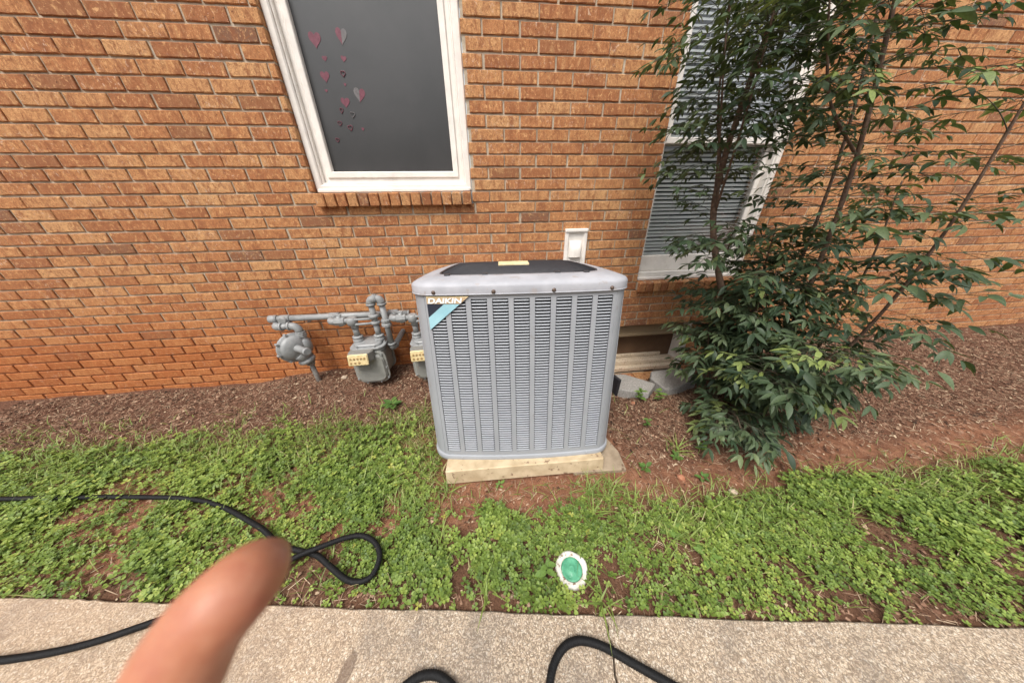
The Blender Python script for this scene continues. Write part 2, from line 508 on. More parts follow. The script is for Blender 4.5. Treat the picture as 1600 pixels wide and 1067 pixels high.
M = {}
M['brick'] = brick_material()
M['sillbrick'] = brick_material(True)
M['mortar'] = mortar_material()
M['soil'] = soil_material()
M['path'] = aggregate_material()
M['white'] = painted_wood('white painted wood', (0.84, 0.79, 0.73), 0.69)
M['oldwhite'] = painted_wood('flaking cream paint', (0.66, 0.54, 0.40), 0.56, (0.34, 0.22, 0.13))
M['tan'] = painted_wood('weathered tan board', (0.30, 0.215, 0.125), 0.70, (0.16, 0.10, 0.06))
M['board'] = simple_mat('brown board', (0.10, 0.055, 0.028), (0.15, 0.085, 0.045), 6, 0.6, coords='pos')
M['glass'] = glass_material()
M['screen'] = simple_mat('dark insect screen', (0.026, 0.025, 0.024), (0.036, 0.034, 0.033), 5, 0.30, 0.35, 900, spec=0.85)
M['pink'] = simple_mat('pink sticker', (0.125, 0.030, 0.048), (0.185, 0.052, 0.075), 60, 0.5)
M['greyheart'] = simple_mat('pale grey sticker', (0.11, 0.10, 0.10), (0.16, 0.15, 0.15), 60, 0.5)
M['slat'] = simple_mat('white blind slat', (0.87, 0.89, 0.875), None, 10, 0.4)
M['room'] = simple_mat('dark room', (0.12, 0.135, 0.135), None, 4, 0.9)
M['casegrey'] = simple_mat('grey enamelled steel', (0.285, 0.298, 0.318), (0.315, 0.327, 0.346), 5, 0.45, 0.06, 500, spec=0.35, spots=((0.27, 0.27, 0.275), 16, 0.66))
M['louver'] = simple_mat('pale grey louvre enamel', (0.275, 0.288, 0.312), (0.315, 0.328, 0.35), 8, 0.45, spec=0.3)
M['capgrey'] = simple_mat('weathered light grey lid', (0.32, 0.325, 0.35), (0.41, 0.41, 0.435), 9, 0.5, 0.1, 90, spec=0.3, spots=((0.33, 0.31, 0.31), 22, 0.58))
M['dark'] = simple_mat('dark coil', (0.022, 0.024, 0.030), (0.035, 0.037, 0.043), 60, 0.7)
M['blackplastic'] = simple_mat('black plastic grille', (0.020, 0.020, 0.024), (0.032, 0.032, 0.036), 40, 0.5)
M['screw'] = simple_mat('rusty screw', (0.07, 0.055, 0.05), (0.16, 0.11, 0.08), 300, 0.5, metallic=0.4)
M['gold'] = simple_mat('tan badge', (0.46, 0.33, 0.19), (0.52, 0.385, 0.23), 30, 0.45)
M['badgeblack'] = simple_mat('black badge', (0.022, 0.027, 0.040), None, 30, 0.4)
M['badgeblue'] = simple_mat('pale blue badge', (0.27, 0.50, 0.575), (0.33, 0.565, 0.63), 14, 0.4)
M['badgewhite'] = simple_mat('white badge lettering', (0.82, 0.81, 0.78), None, 30, 0.45)
M['cream'] = simple_mat('cream label', (0.60, 0.48, 0.26), (0.72, 0.60, 0.36), 40, 0.6)
M['pad'] = simple_mat('cast concrete pad', (0.42, 0.315, 0.19), (0.58, 0.46, 0.30), 14, 0.9, 0.6, 160, spots=((0.22, 0.14, 0.085), 30, 0.60), coords='pos')
M['oldslab'] = simple_mat('old concrete slab', (0.22, 0.165, 0.11), (0.34, 0.265, 0.185), 16, 0.9, 0.5, 200, spots=((0.13, 0.08, 0.05), 30, 0.6), coords='pos')
M['paver'] = simple_mat('grey concrete edging', (0.19, 0.18, 0.165), (0.38, 0.36, 0.335), 130, 0.9, 0.6, 300, coords='pos', lo=0.3, hi=0.7)
M['pipe'] = simple_mat('grey painted gas pipe', (0.22, 0.225, 0.225), (0.29, 0.295, 0.295), 24, 0.42, 0.12, 160, spec=0.5, spots=((0.30, 0.24, 0.19), 48, 0.66))
M['meter'] = simple_mat('grey painted meter', (0.225, 0.225, 0.205), (0.285, 0.285, 0.26), 14, 0.5, 0.1, 150, spots=((0.25, 0.19, 0.13), 36, 0.64))
M['index'] = simple_mat('yellowed index cover', (0.58, 0.43, 0.20), (0.70, 0.58, 0.34), 50, 0.45)
M['indexhole'] = simple_mat('brown dial', (0.33, 0.21, 0.09), None, 50, 0.5)
M['plate'] = simple_mat('meter nameplate', (0.23, 0.225, 0.205), (0.19, 0.185, 0.17), 60, 0.5)
M['rustpipe'] = simple_mat('weathered riser pipe', (0.15, 0.135, 0.12), (0.24, 0.22, 0.20), 50, 0.7, 0.2, 200)
M['hose'] = simple_mat('black woven hose', (0.005, 0.005, 0.0055), (0.011, 0.011, 0.0115), 160, 0.6, 0.5, 700, spec=0.22)
M['collar'] = simple_mat('chalky white pipe rim', (0.60, 0.56, 0.48), (0.72, 0.69, 0.62), 40, 0.8, 0.3, 250, spots=((0.25, 0.18, 0.12), 45, 0.60), coords='pos')
M['plug'] = simple_mat('faded green plug', (0.05, 0.24, 0.13), (0.10, 0.36, 0.21), 45, 0.5, 0.2, 200, spots=((0.22, 0.42, 0.30), 60, 0.64), coords='pos')
M['bark'] = simple_mat('brown bark', (0.075, 0.046, 0.032), (0.16, 0.10, 0.065), 60, 0.9, 0.6, 160, coords='pos')
M['twig'] = simple_mat('green brown twig', (0.035, 0.04, 0.02), (0.06, 0.055, 0.03), 40, 0.8)
M['shrub'] = leaf_material('shrub leaf', [(0.0, (0.026, 0.048, 0.026)), (0.35, (0.055, 0.086, 0.043)), (0.65, (0.095, 0.132, 0.065)), (0.86, (0.16, 0.20, 0.085)), (1.0, (0.25, 0.31, 0.085))], 0.5, 0.18, 0.3)
M['clover'] = leaf_material('clover leaf', [(0.0, (0.095, 0.155, 0.030)), (0.5, (0.21, 0.300, 0.055)), (0.85, (0.33, 0.41, 0.085)), (1.0, (0.44, 0.44, 0.09))], 0.5, 0.25, 0.4)
M['grass'] = leaf_material('grass blade', [(0.0, (0.11, 0.17, 0.036)), (0.5, (0.23, 0.30, 0.065)), (0.8, (0.33, 0.39, 0.11)), (1.0, (0.50, 0.41, 0.22))], 0.5, 0.25, 0.4)
M['litter'] = leaf_material('dry straw and bark chips', [(0.0, (0.045, 0.024, 0.017)), (0.35, (0.17, 0.083, 0.053)), (0.7, (0.35, 0.21, 0.14)), (1.0, (0.56, 0.43, 0.29))], 0.85, 0.02, 0.2)
M['weed'] = leaf_material('weed leaf', [(0.0, (0.055, 0.13, 0.03)), (1.0, (0.17, 0.28, 0.06))], 0.45, 0.22)
M['berry'] = simple_mat('green berry', (0.16, 0.20, 0.045), (0.28, 0.30, 0.09), 60, 0.4)
M['stone'] = simple_mat('pale stone', (0.38, 0.29, 0.20), (0.55, 0.45, 0.34), 60, 0.85, 0.4, 200)
M['clod'] = simple_mat('red clay lump', (0.28, 0.10, 0.05), (0.40, 0.19, 0.11), 60, 0.95, 0.5, 150)
def skin_material():
    m, nt, b = new_mat('skin'); n = N(nt)
    p = n.pos()
    col = n.ramp(n.noise(p, 70, 5, 0.65), [(0.3, (0.34, 0.105, 0.058)), (0.5, (0.41, 0.165, 0.092)), (0.7, (0.49, 0.235, 0.14))])
    n.link(col, b.inputs['Base Color'])
    b.inputs['Roughness'].default_value = 0.5
    b.inputs['Subsurface Weight'].default_value = 0.25
    b.inputs['Subsurface Radius'].default_value = (0.008, 0.003, 0.0015)
    b.inputs['Subsurface Scale'].default_value = 0.5
    n.bump(n.noise(p, 1500, 2), 0.15, 0.0004, b)
    return m
M['skin'] = skin_material()

# ================================================================== SETTING
def path_y(x): return -1.503 - 0.1413 * (np.asarray(x, float) + 0.858)   # garden edge of the walk

def gz(x, y):
    x = np.asarray(x, float); y = np.asarray(y, float)
    z = -0.012 + 0.016 * (vnoise(x, y, 6) - 0.5) + 0.007 * (vnoise(x, y, 23) - 0.5)
    near = sstep(y, -0.55, -0.05)
    z = z + near * (0.045 * sstep(x, -1.9, -1.2) * (1 - sstep(x, 0.6, 0.95)) - 0.03 * sstep(x, -1.4, -2.0))
    well = sstep(x, 0.84, 1.0) * (1 - sstep(x, 2.0, 2.2))
    z = z - well * (0.10 * sstep(y, -0.75, -0.40) + 0.14 * sstep(y, -0.30, -0.16))
    s = y - path_y(x)
    z = np.where(s < 0.02, np.minimum(z, -0.022), z)
    z = np.where(s < -0.05, -0.05, z)
    z = np.where(s < -1.45, -0.01, z)
    far = np.maximum(np.abs(x) - 6, 0) + np.maximum(-y - 5, 0)
    return z - 0.0 * far

def make_ground():
    xs = np.concatenate([[-120, -50, -20, -10, -6, -4.5], np.arange(-3.6, 4.2, 0.024), [4.6, 6, 10, 20, 50, 120]])
    ys = np.concatenate([[-120, -50, -20, -9, -5, -3.6, -3.0, -2.6], np.arange(-2.1, 0.13, 0.020), [0.6, 3, 12, 60]])
    X, Y = np.meshgrid(xs, ys)
    Z = gz(X, Y)
    V = np.stack([X, Y, Z], -1).reshape(-1, 3)
    nx, ny = len(xs), len(ys)
    i = np.arange((ny - 1) * nx).reshape(ny - 1, nx)[:, :-1].ravel()
    F = np.stack([i, i + 1, i + nx + 1, i + nx], -1)
    o = link('ground', arr_mesh('ground', V, F, smooth=True), M['soil'])
    tag(o, kind='structure')
make_ground()

def make_path():
    d = Vector((1, -0.1413, 0)).normalized(); nrm = Vector((-d.y, d.x, 0))
    org = Vector((0.0, float(path_y(0.0)), 0.0))
    # crack: a jagged line across the walk; s along the edge, t inward (negative nrm)
    rs = random.Random(3)
    crack = [(0.335, 0.0), (0.343, 0.025), (0.336, 0.05), (0.345, 0.075), (0.338, 0.10), (0.333, 0.13), (0.336, 0.165), (0.328, 0.2), (0.33, 0.28), (0.315, 0.36), (0.34, 0.5), (0.31, 0.7), (0.33, 0.9), (0.32, 1.2)]
    def P(s, t, z): 
        q = org + d * s - nrm * t; return (q.x, q.y, z)
    def slab(side):
        # outline top: list of (s,t)
        edge = []
        if side < 0:
            ss = list(np.arange(-7, crack[0][0] - 0.02, 0.03))
            edge = [(s, abs(rs.gauss(0, 0.0016)) + 0.002 * math.sin(s * 9)) for s in ss] + [(crack[0][0] - 0.0035, 0.004)]
            out = edge + [(s - 0.0018 - 0.001 * rs.random(), max(t, 0.006)) for s, t in crack[1:]] + [(-7, 1.2)]
        else:
            ss = list(np.arange(7, crack[0][0] + 0.02, -0.03))
            edge = [(crack[0][0] + 0.0035, 0.004)] + [(s, abs(rs.gauss(0, 0.0016)) + 0.002 * math.sin(s * 9)) for s in reversed(ss)]
            out = edge + [(7, 1.2)] + [(s + 0.0018 + 0.001 * rs.random(), max(t, 0.006)) for s, t in reversed(crack[1:])]
        k = len(out)
        top = [P(s, t, 0.0) for s, t in out]
        # chamfer inwards a touch
        c = 0.004
        cen = (-3 if side < 0 else 3, 0.6)
        rim = []
        for i, (s, t) in enumerate(out):
            s2 = s + (c if s < cen[0] - 3.5 else (-c * 0.35 if side < 0 and t > 0.003 and s > 0 else (c * 0.35 if side > 0 and s < 1 and t > 0.003 else 0)))
            t2 = t + (c if t < 0.02 else 0)
            rim.append(P(s2, t2, 0.0))
        low = [P(s, t, -0.005) for s, t in out]
        bot = [P(s, t, -0.10) for s, t in out]
        vs = rim + low + bot
        fs = [tuple(reversed(range(k)))] + [(i, (i + 1) % k, k + (i + 1) % k, k + i) for i in range(k)] + [(k + i, k + (i + 1) % k, 2 * k + (i + 1) % k, 2 * k + i) for i in range(k)]
        mb = MB().add(vs, fs)
        return mb
    a = slab(-1).build('path', M['path']); tag(a, kind='structure')
    b = slab(1).build('path', M['path']); tag(b, kind='structure')
    for o in (a, b):                       # make normals consistent
        import bmesh
        bm = bmesh.new(); bm.from_mesh(o.data); bmesh.ops.recalc_face_normals(bm, faces=bm.faces); bm.to_mesh(o.data); bm.free()
make_path()

def make_unseen_trees():  # trees added out of view so the screen reflects darker low down
    n = 9000
    x = RNG.uniform(-30, 30, n); hgt = 3.2 + 2.6 * vnoise(x, x * 0, 0.22) + 0.8 * vnoise(x, x * 0 + 5, 1.1)
    z = RNG.random(n) ** 0.8 * hgt; y = -17 + RNG.uniform(-1.8, 1.8, n)
    q = np.array([(-.3, -.22, 0), (.3, -.22, .05), (.3, .22, 0), (-.3, .22, .05)])
    V, F = scatter(q, np.array([(0, 1, 2, 3)]), rotz(RNG.uniform(0, 6.3, n)) @ rotx(RNG.normal(0.9, 0.5, n)), np.stack([x, y, z], -1))
    o = link('unseen_trees', arr_mesh('unseen_trees', V, F, np.clip(RNG.normal(0.35, 0.2, n), 0, 0.8)), M['shrub'])
    tag(o, 'unseen row of trees added behind the viewer to darken the window reflection', 'trees', kind='stuff')
make_unseen_trees()

# ------------------------------------------------------------------ house wall
house = thing('brick_house', 'side wall of a tan and orange brick house behind the grey air conditioner', 'house')
WIN1 = (-0.995, -0.030, 1.225, 2.62)
WIN2 = (1.238, 2.185, 0.575, 2.62)
BSM = (0.86, 1.865, -0.245, 0.2580)
OPEN = [WIN1, WIN2, BSM]
WX0, WX1, WZ0, WZ1 = -6.0, 9.0, -0.42, 2.95

def make_wall():
    # mortar backing, with openings a little larger than the brick ends
    e = 0.003
    xs = sorted({WX0, WX1} | {v for o in OPEN for v in (o[0] - e, o[1] + e)})
    zs = sorted({WZ0, WZ1} | {v for o in OPEN for v in (o[2] - e, o[3] + e)})
    mb = MB()
    for i in range(len(xs) - 1):
        z_start = None
        for k in range(len(zs) - 1):
            cx, cz = (xs[i] + xs[i + 1]) / 2, (zs[k] + zs[k + 1]) / 2
            inside = any(o[0] - e < cx < o[1] + e and o[2] - e < cz < o[3] + e for o in OPEN)
            if not inside and z_start is None: z_start = zs[k]
            if (inside or k == len(zs) - 2) and z_start is not None:
                z_end = zs[k] if inside else zs[k + 1]
                if z_end > z_start: mb.box(xs[i], xs[i + 1], 0.0085, 0.105, z_start, z_end)
                z_start = None
    mb.build('mortar_bed', M['mortar'], house)

    rs = random.Random(5)
    J = 0.0105
    bh = CH - J
    def brick_mb(w, seed):
        r = random.Random(seed)
        j = lambda a=0.0012: r.uniform(-a, a)
        c = 0.0028
        h = bh
        # front face ring uneven, chamfered arrises; y from 0 (front) to 0.095
        nseg = 7
        vs = []; fs = []
        xs_ = [-w / 2 + w * i / nseg for i in range(nseg + 1)]
        def rowv(z, y, inset, amp):
            o = len(vs)
            for i, x in enumerate(xs_):
                xx = x + (inset if i == 0 else (-inset if i == nseg else 0)) + (j(0.0008) if 0 < i < nseg else j(0.0006))
                vs.append((xx, y + j(0.0004), z + j(amp)))
            return o
        a = rowv(-h / 2, 0.095, 0, 0.0)
        b = rowv(-h / 2, c, 0, 0.0013)
        d = rowv(-h / 2 + c, 0, c, 0.0022)
        e_ = rowv(h / 2 - c, 0, c, 0.0009)
        f = rowv(h / 2, c, 0, 0.0006)
        g = rowv(h / 2, 0.095, 0, 0.0)
        n1 = nseg + 1
        for p, q in ((a, b), (b, d), (d, e_), (e_, f), (f, g)):
            for i in range(nseg): fs.append((p + i, p + i + 1, q + i + 1, q + i))
        fs += [(a, b, f, g), (b, d, e_, f), (a + nseg, g + nseg, f + nseg, b + nseg), (b + nseg, f + nseg, e_ + nseg, d + nseg)]
        return vs, fs
    variants = []
    for k in range(8):
        m_ = MB().add(*brick_mb(BL - J, 100 + k)).mesh('brick'); m_.materials.append(M['brick']); variants.append(m_)
    cand = []
    rest = MB()
    r0 = int(math.floor((CZ0 - WZ1) / CH)) + 1
    r1 = int(math.ceil((CZ0 - WZ0) / CH))
    for row in range(r0, r1 + 1):
        zc = CZ0 - (row - 0.5) * CH
        off = 0.188 - (0.105 if row % 2 else 0.0)
        k0 = int((WX0 - off) / BL); k1 = int((WX1 - off) / BL)
        for k in range(k0, k1):
            ja = off + k * BL + (rs.uniform(-0.004, 0.004)); jb = off + (k + 1) * BL + rs.uniform(-0.004, 0.004)
            a, b = ja + J / 2, jb - J / 2
            pieces = [(a, b)]
            for o in OPEN:
                if o[2] < zc < o[3]:
                    nxt = []
                    for (p, q) in pieces:
                        if q <= o[0] or p >= o[1]: nxt.append((p, q)); continue
                        if p < o[0]: nxt.append((p, o[0]))
                        if q > o[1]: nxt.append((o[1], q))
                    pieces = nxt
            for (p, q) in pieces:
                if q - p < 0.018: continue
                cut = abs((q - p) - (BL - J)) > 0.012
                cand.append((p, q, zc, cut))
    def shown(c):
        p = in_photo(((c[0] + c[1]) / 2, 0, c[2]))
        if p is None or not (396 < p[0] < 1204 and -8 < p[1] < 612): return -1
        # hidden behind the machine or the shrub
        if 655 < p[0] < 972 and p[1] > 425: return -1
        if p[0] > 1065 and p[1] < 470: return -1
        if p[0] > 1085: return -1
        return (c[1] - c[0]) / p[2] ** 2
    order = sorted(range(len(cand)), key=lambda i: -shown(cand[i]))
    single = set(i for i in order[:300] if shown(cand[i]) > 0)
    for i, (p, q, zc, cut) in enumerate(cand):
        w = q - p
        loc = ((p + q) / 2, rs.uniform(-0.0016, 0.0014), zc + rs.uniform(-0.0012, 0.0012))
        rot = (rs.uniform(-0.012, 0.012), rs.uniform(-0.004, 0.004), rs.uniform(-0.008, 0.008))
        if i in single:
            if cut: me = MB().add(*brick_mb(w, i)).mesh('brick'); me.materials.append(M['brick'])
            else: me = variants[i % 8]
            o = link('brick', me, None, house, loc, rot)
        else:
            Mx = Matrix.Translation(loc) @ Euler(rot).to_matrix().to_4x4()
            if cut: rest.add(*brick_mb(w, i), M=Mx)
            else: rest.add([v.co.copy() for v in variants[i % 8].vertices], [tuple(f.vertices) for f in variants[i % 8].polygons], M=Mx)
    o = rest.build('brick_field', M['brick'], house); o['kind'] = 'stuff'
make_wall()

def make_sill(x0, x1, z0, z1, tilt):
    o = MB().box(x0 + 0.004, x1 - 0.004, -0.012, 0.055, z0 + 0.006, z1 - 0.006).build('window_sill', M['mortar'], house)
    n = int(round((x1 - x0) / 0.0638)); w = (x1 - x0) / n
    rs = random.Random(int(x0 * 100))
    shapes = []
    for k in range(4):
        r = random.Random(k)
        j = lambda: r.uniform(-0.0012, 0.0012)
        mb = MB().box(-w / 2 + 0.0048, w / 2 - 0.0048, -0.040, 0.060, 0, z1 - z0 - 0.004, 0.0035)
        mb.v = [(x + j(), y + j(), z + j()) for x, y, z in mb.v]
        me = mb.mesh('sill_brick'); me.materials.append(M['sillbrick']); shapes.append(me)
    for k in range(n):
        link('sill_brick', shapes[k % 4], None, o, (x0 + (k + 0.5) * w, rs.uniform(-0.002, 0.002), z0), (tilt + rs.uniform(-0.02, 0.02), rs.uniform(-0.02, 0.02), 0))
make_sill(-0.992, -0.033, 1.226, 1.302, R(4))
make_sill(1.240, 2.183, 0.578, 0.654, R(7))

def heart_poly(w, h, n=20):
    pts = []
    for i in range(n):
        t = 2 * math.pi * i / n
        x = 16 * math.sin(t) ** 3
        y = 13 * math.cos(t) - 5 * math.cos(2 * t) - 2 * math.cos(3 * t) - math.cos(4 * t)
        pts.append((x / 32 * w, (y + 2.5) / 29 * h))
    return pts[::-1]

def make_window1():
    x0, x1, z0, z1 = WIN1[0] + 0.002, WIN1[1] - 0.002, 1.306, WIN1[3] - 0.004
    w = thing('window', None, None); w.parent = house
    f = MB().frame(x0, x1, z0, z1, 0.040, 0.030, 0.12, 0.006)
    f.frame(x0 + 0.0402, x1 - 0.0402, z0 + 0.0402, z1 - 0.0402, 0.010, 0.044, 0.12, 0.003)
    f.frame(x0 + 0.0504, x1 - 0.0504, z0 + 0.0504, z1 - 0.0504, 0.026, 0.066, 0.12, 0.002)
    f.box(x0 + 0.01, x1 - 0.01, 0.018, 0.05, z0 - 0.004, z0 + 0.016, 0.004)
    f.build('frame', M['white'], w)
    s = MB().frame(x0 + 0.0766, x1 - 0.0766, z0 + 0.0766, z1 - 0.0766, 0.034, 0.056, 0.10, 0.004)
    s.build('sash', M['white'], w)
    MB().box(x0 + 0.10, x1 - 0.10, 0.085, 0.092, z0 + 0.10, z1 - 0.10).build('screen', M['screen'], w)
    H = [(-0.799, 2.008, 0.062, 0.066, 0), (-0.661, 2.026, 0.057, 0.069, 1), (-0.773, 1.938, 0.027, 0.023, 0), (-0.675, 1.939, 0.029, 0.027, 0),
         (-0.794, 1.863, 0.048, 0.049, 0), (-0.695, 1.878, 0.024, 0.025, 2), (-0.698, 1.833, 0.013, 0.016, 0), (-0.807, 1.805, 0.016, 0.014, 0),
         (-0.632, 1.788, 0.062, 0.068, 3), (-0.718, 1.754, 0.049, 0.047, 0), (-0.75, 1.718, 0.017, 0.026, 2), (-0.694, 1.699, 0.025, 0.028, 4),
         (-0.776, 1.659, 0.023, 0.021, 2), (-0.722, 1.638, 0.025, 0.027, 2), (-0.653, 1.633, 0.016, 0.018, 0), (-0.813, 1.579, 0.021, 0.02, 2)]
    for i, (x, z, ww, hh, t) in enumerate(H):
        Mx = Matrix.Translation((x, 0.0835, z)) @ Matrix.Rotation(R(90), 4, 'X') @ Matrix.Rotation(R(random.uniform(-10, 10)), 4, 'Z')
        P = heart_poly(ww, hh)
        def flat(poly, mat, name, dz=0.0):
            k = len(poly)
            mb = MB().prism(poly, -0.0012, 0.0002 + dz, Mx)
            return mb.build(name, mat, w)
        if t == 0: flat(P, M['pink'], 'heart_sticker')
        elif t in (1, 3):
            left = [p for p in P if p[0] <= 1e-6]; right = [p for p in P if p[0] >= -1e-6]
            ya, yb = max(p[1] for p in P if abs(p[0]) < ww * 0.12), min(p[1] for p in P)
            def half(sel, sgn):
                q = sorted(sel, key=lambda p: math.atan2(p[1], p[0] * sgn + 1e-9))
                q = [(0.0, yb)] + [p for p in q if abs(p[0]) > 1e-4] + [(0.0, ya * 0.8)]
                return q if sgn > 0 else q[::-1]
            a, b = (M['pink'], M['greyheart']) if t == 1 else (M['greyheart'], M['pink'])
            flat(half([p for p in P if p[0] < 0], -1), a, 'heart_sticker')
            flat(half([p for p in P if p[0] > 0], 1), b, 'heart_sticker')
        else:
            mat = M['greyheart'] if t == 4 else M['pink']
            pts = [Mx @ Vector((x_, y_, 0.001)) for x_, y_ in P]
            MB().tube(pts + [pts[0]], 0.0016 if ww < 0.024 else 0.002, 5).build('heart_sticker', mat, w)
make_window1()

def make_window2():
    x0, x1, z0, z1 = WIN2[0] + 0.002, WIN2[1] - 0.002, 0.657, WIN2[3] - 0.004
    w = thing('window', None, None); w.parent = house
    f = MB().frame(x0, x1, z0, z1, 0.034, 0.052, 0.16, 0.006)
    f.frame(x0 + 0.0342, x1 - 0.0342, z0 + 0.0342, z1 - 0.0342, 0.010, 0.068, 0.16, 0.003)
    f.box(x0 + 0.01, x1 - 0.01, 0.016, 0.06, z0 - 0.002, z0 + 0.020, 0.004)
    f.box(x0 + 0.01, x1 - 0.01, 0.046, 0.09, z0 + 0.020, z0 + 0.055, 0.004)
    f.build('frame', M['white'], w)
    zm = 1.595
    s = MB().frame(x0 + 0.0445, x1 - 0.0445, z0 + 0.0445, zm + 0.02, 0.036, 0.118, 0.155, 0.004)
    s.box(x0 + 0.046, x1 - 0.046, 0.112, 0.15, z0 + 0.050, z0 + 0.175, 0.004)
    s.build('sash', M['white'], w)
    s = MB().frame(x0 + 0.0445, x1 - 0.0445, zm - 0.024, z1 - 0.0445, 0.036, 0.078, 0.114, 0.004)
    s.build('sash', M['white'], w)
    MB().box(x0 + 0.07, x1 - 0.07, 0.128, 0.132, z0 + 0.165, zm).build('pane', M['glass'], w)
    MB().box(x0 + 0.07, x1 - 0.07, 0.094, 0.098, zm, z1 - 0.07).build('pane', M['glass'], w)
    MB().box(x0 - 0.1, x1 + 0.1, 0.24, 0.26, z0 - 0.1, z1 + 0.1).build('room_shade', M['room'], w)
    sl = MB()
    xa, xb = x0 + 0.083, x1 - 0.083
    vs = []; fs = []
    for i, t in enumerate(np.linspace(-1, 1, 5)):     # slightly cupped slat
        for x in (xa, xb):
            vs.append((x, 0.0112 * t, 0.0022 * (1 - t * t)))
    for i in range(4): fs.append((2 * i, 2 * i + 1, 2 * i + 3, 2 * i + 2))
    me = MB().add(vs, fs, smooth=True).mesh('blind_slat'); me.materials.append(M['slat'])
    z = z0 + 0.186
    i = 0
    while z < z1 - 0.05:
        link('blind_slat', me, None, w, (random.uniform(-0.002, 0.002), 0.152, z), (R(52) + random.uniform(-0.05, 0.05), random.uniform(-0.002, 0.002), 0))
        z += 0.0270; i += 1
    for x in (x0 + 0.24, x1 - 0.24):
        MB().tube([(x, 0.141, z0 + 0.18), (x, 0.141, z1 - 0.05)], 0.0009, 5).build('blind_cord', M['slat'], w)
make_window2()

def make_basement_window():
    x0, x1, z0, z1 = BSM
    w = thing('basement_window', None, None); w.parent = house
    MB().box(x0, x1 - 0.045, 0.058, 0.105, 0.148, z1 - 0.001, 0.003).build('header_board', M['tan'], w)
    MB().box(x0, x1 - 0.045, 0.050, 0.0575, 0.128, 0.152, 0.003).build('trim_strip', M['tan'], w)
    MB().box(x0, x1 - 0.02, 0.135, 0.150, z0, 0.20).build('panel', M['board'], w)
    MB().box(x0, x1 - 0.16, 0.112, 0.1345, -0.132, -0.100, 0.003).build('bottom_rail', M['oldwhite'], w)
    MB().box(x0, x1 - 0.047, 0.050, 0.130, -0.182, -0.138, 0.004).build('sill_board', M['oldwhite'], w)
    MB().box(x0, x1 - 0.02, 0.004, 0.100, -0.228, -0.184, 0.005).build('sill_board', M['oldwhite'], w)
    MB().add([(x1 - 0.044, 0.020, -0.18), (x1 - 0.001, 0.012, -0.18), (x1 - 0.001, 0.012, z1 - 0.002), (x1 - 0.044, 0.020, z1 - 0.002),
              (x1 - 0.060, 0.130, -0.18), (x1 - 0.001, 0.130, -0.18), (x1 - 0.001, 0.130, z1 - 0.002), (x1 - 0.060, 0.130, z1 - 0.002)],
             [(0, 1, 2, 3), (0, 3, 7, 4), (1, 5, 6, 2), (3, 2, 6, 7), (0, 4, 5, 1)]).build('jamb', M['white'], w)
    # red brick ledge under the sill
    for k in range(9):
        mb = MB().box(0, 0.105, -0.20, -0.001, -0.30, -0.236, 0.005)
        mb.build('ledge_brick', M['sillbrick'], w, (0.92 + k * 0.112, random.uniform(-0.01, 0.005), random.uniform(-0.006, 0.004)), (0, 0, random.uniform(-0.04, 0.04)))
make_basement_window()

def make_vent():
    v = thing('wall_vent', None, None); v.parent = house
    x0, x1, z0, z1 = 0.612, 0.776, 0.78, 1.056
    MB().frame(x0, x1, z0, z1, 0.026, -0.022, 0.006, 0.004).build('frame', M['white'], v)
    MB().box(x0 + 0.024, x1 - 0.024, -0.010, 0.004, z0 + 0.024, z1 - 0.024).build('back_plate', M['white'], v)
    MB().box(x0 - 0.001, x1 + 0.001, -0.030, 0.004, z1 - 0.018, z1 + 0.004, 0.004).build('top_lip', M['white'], v)
    # scoop: bulging hood
    vs = []; fs = []
    n, k = 9, 9
    for i in range(n):
        for j in range(k):
            s_, t = i / (n - 1), j / (k - 1)
            x = x0 + 0.036 + s_ * (x1 - x0 - 0.068)
            z = z1 - 0.075 - t * 0.115
            y = -0.011 - 0.030 * math.sqrt(max(0, 1 - (2 * s_ - 1) ** 4)) * math.sin(min(1, t * 1.6) * math.pi / 2)
            vs.append((x, y, z))
    for i in range(n - 1):
        for j in range(k - 1):
            fs.append((i * k + j, i * k + j + 1, (i + 1) * k + j + 1, (i + 1) * k + j))
    MB().add(vs, fs, smooth=True).build('hood', M['white'], v)
make_vent()

# ================================================================== AIR CONDITIONER
HW, RAD, BOW = 0.447, 0.075, 0.027
UH = 0.854
ac = thing('air_conditioner', 'large square grey outdoor air conditioner with louvred sides and black fan grille on top', 'air conditioner',
           (0.188, -0.617, 0.008), (R(-6.81), R(-0.28), R(-4.81)))
ac.rotation_mode = 'YXZ'
_Rz = Matrix.Rotation(R(-4.81), 3, 'Z'); _Ry = Matrix.Rotation(R(-0.28), 3, 'Y'); _Rx = Matrix.Rotation(R(-6.81), 3, 'X')
ACR = _Rz @ _Ry @ _Rx
ac.rotation_mode = 'QUATERNION'; ac.rotation_quaternion = ACR.to_quaternion()

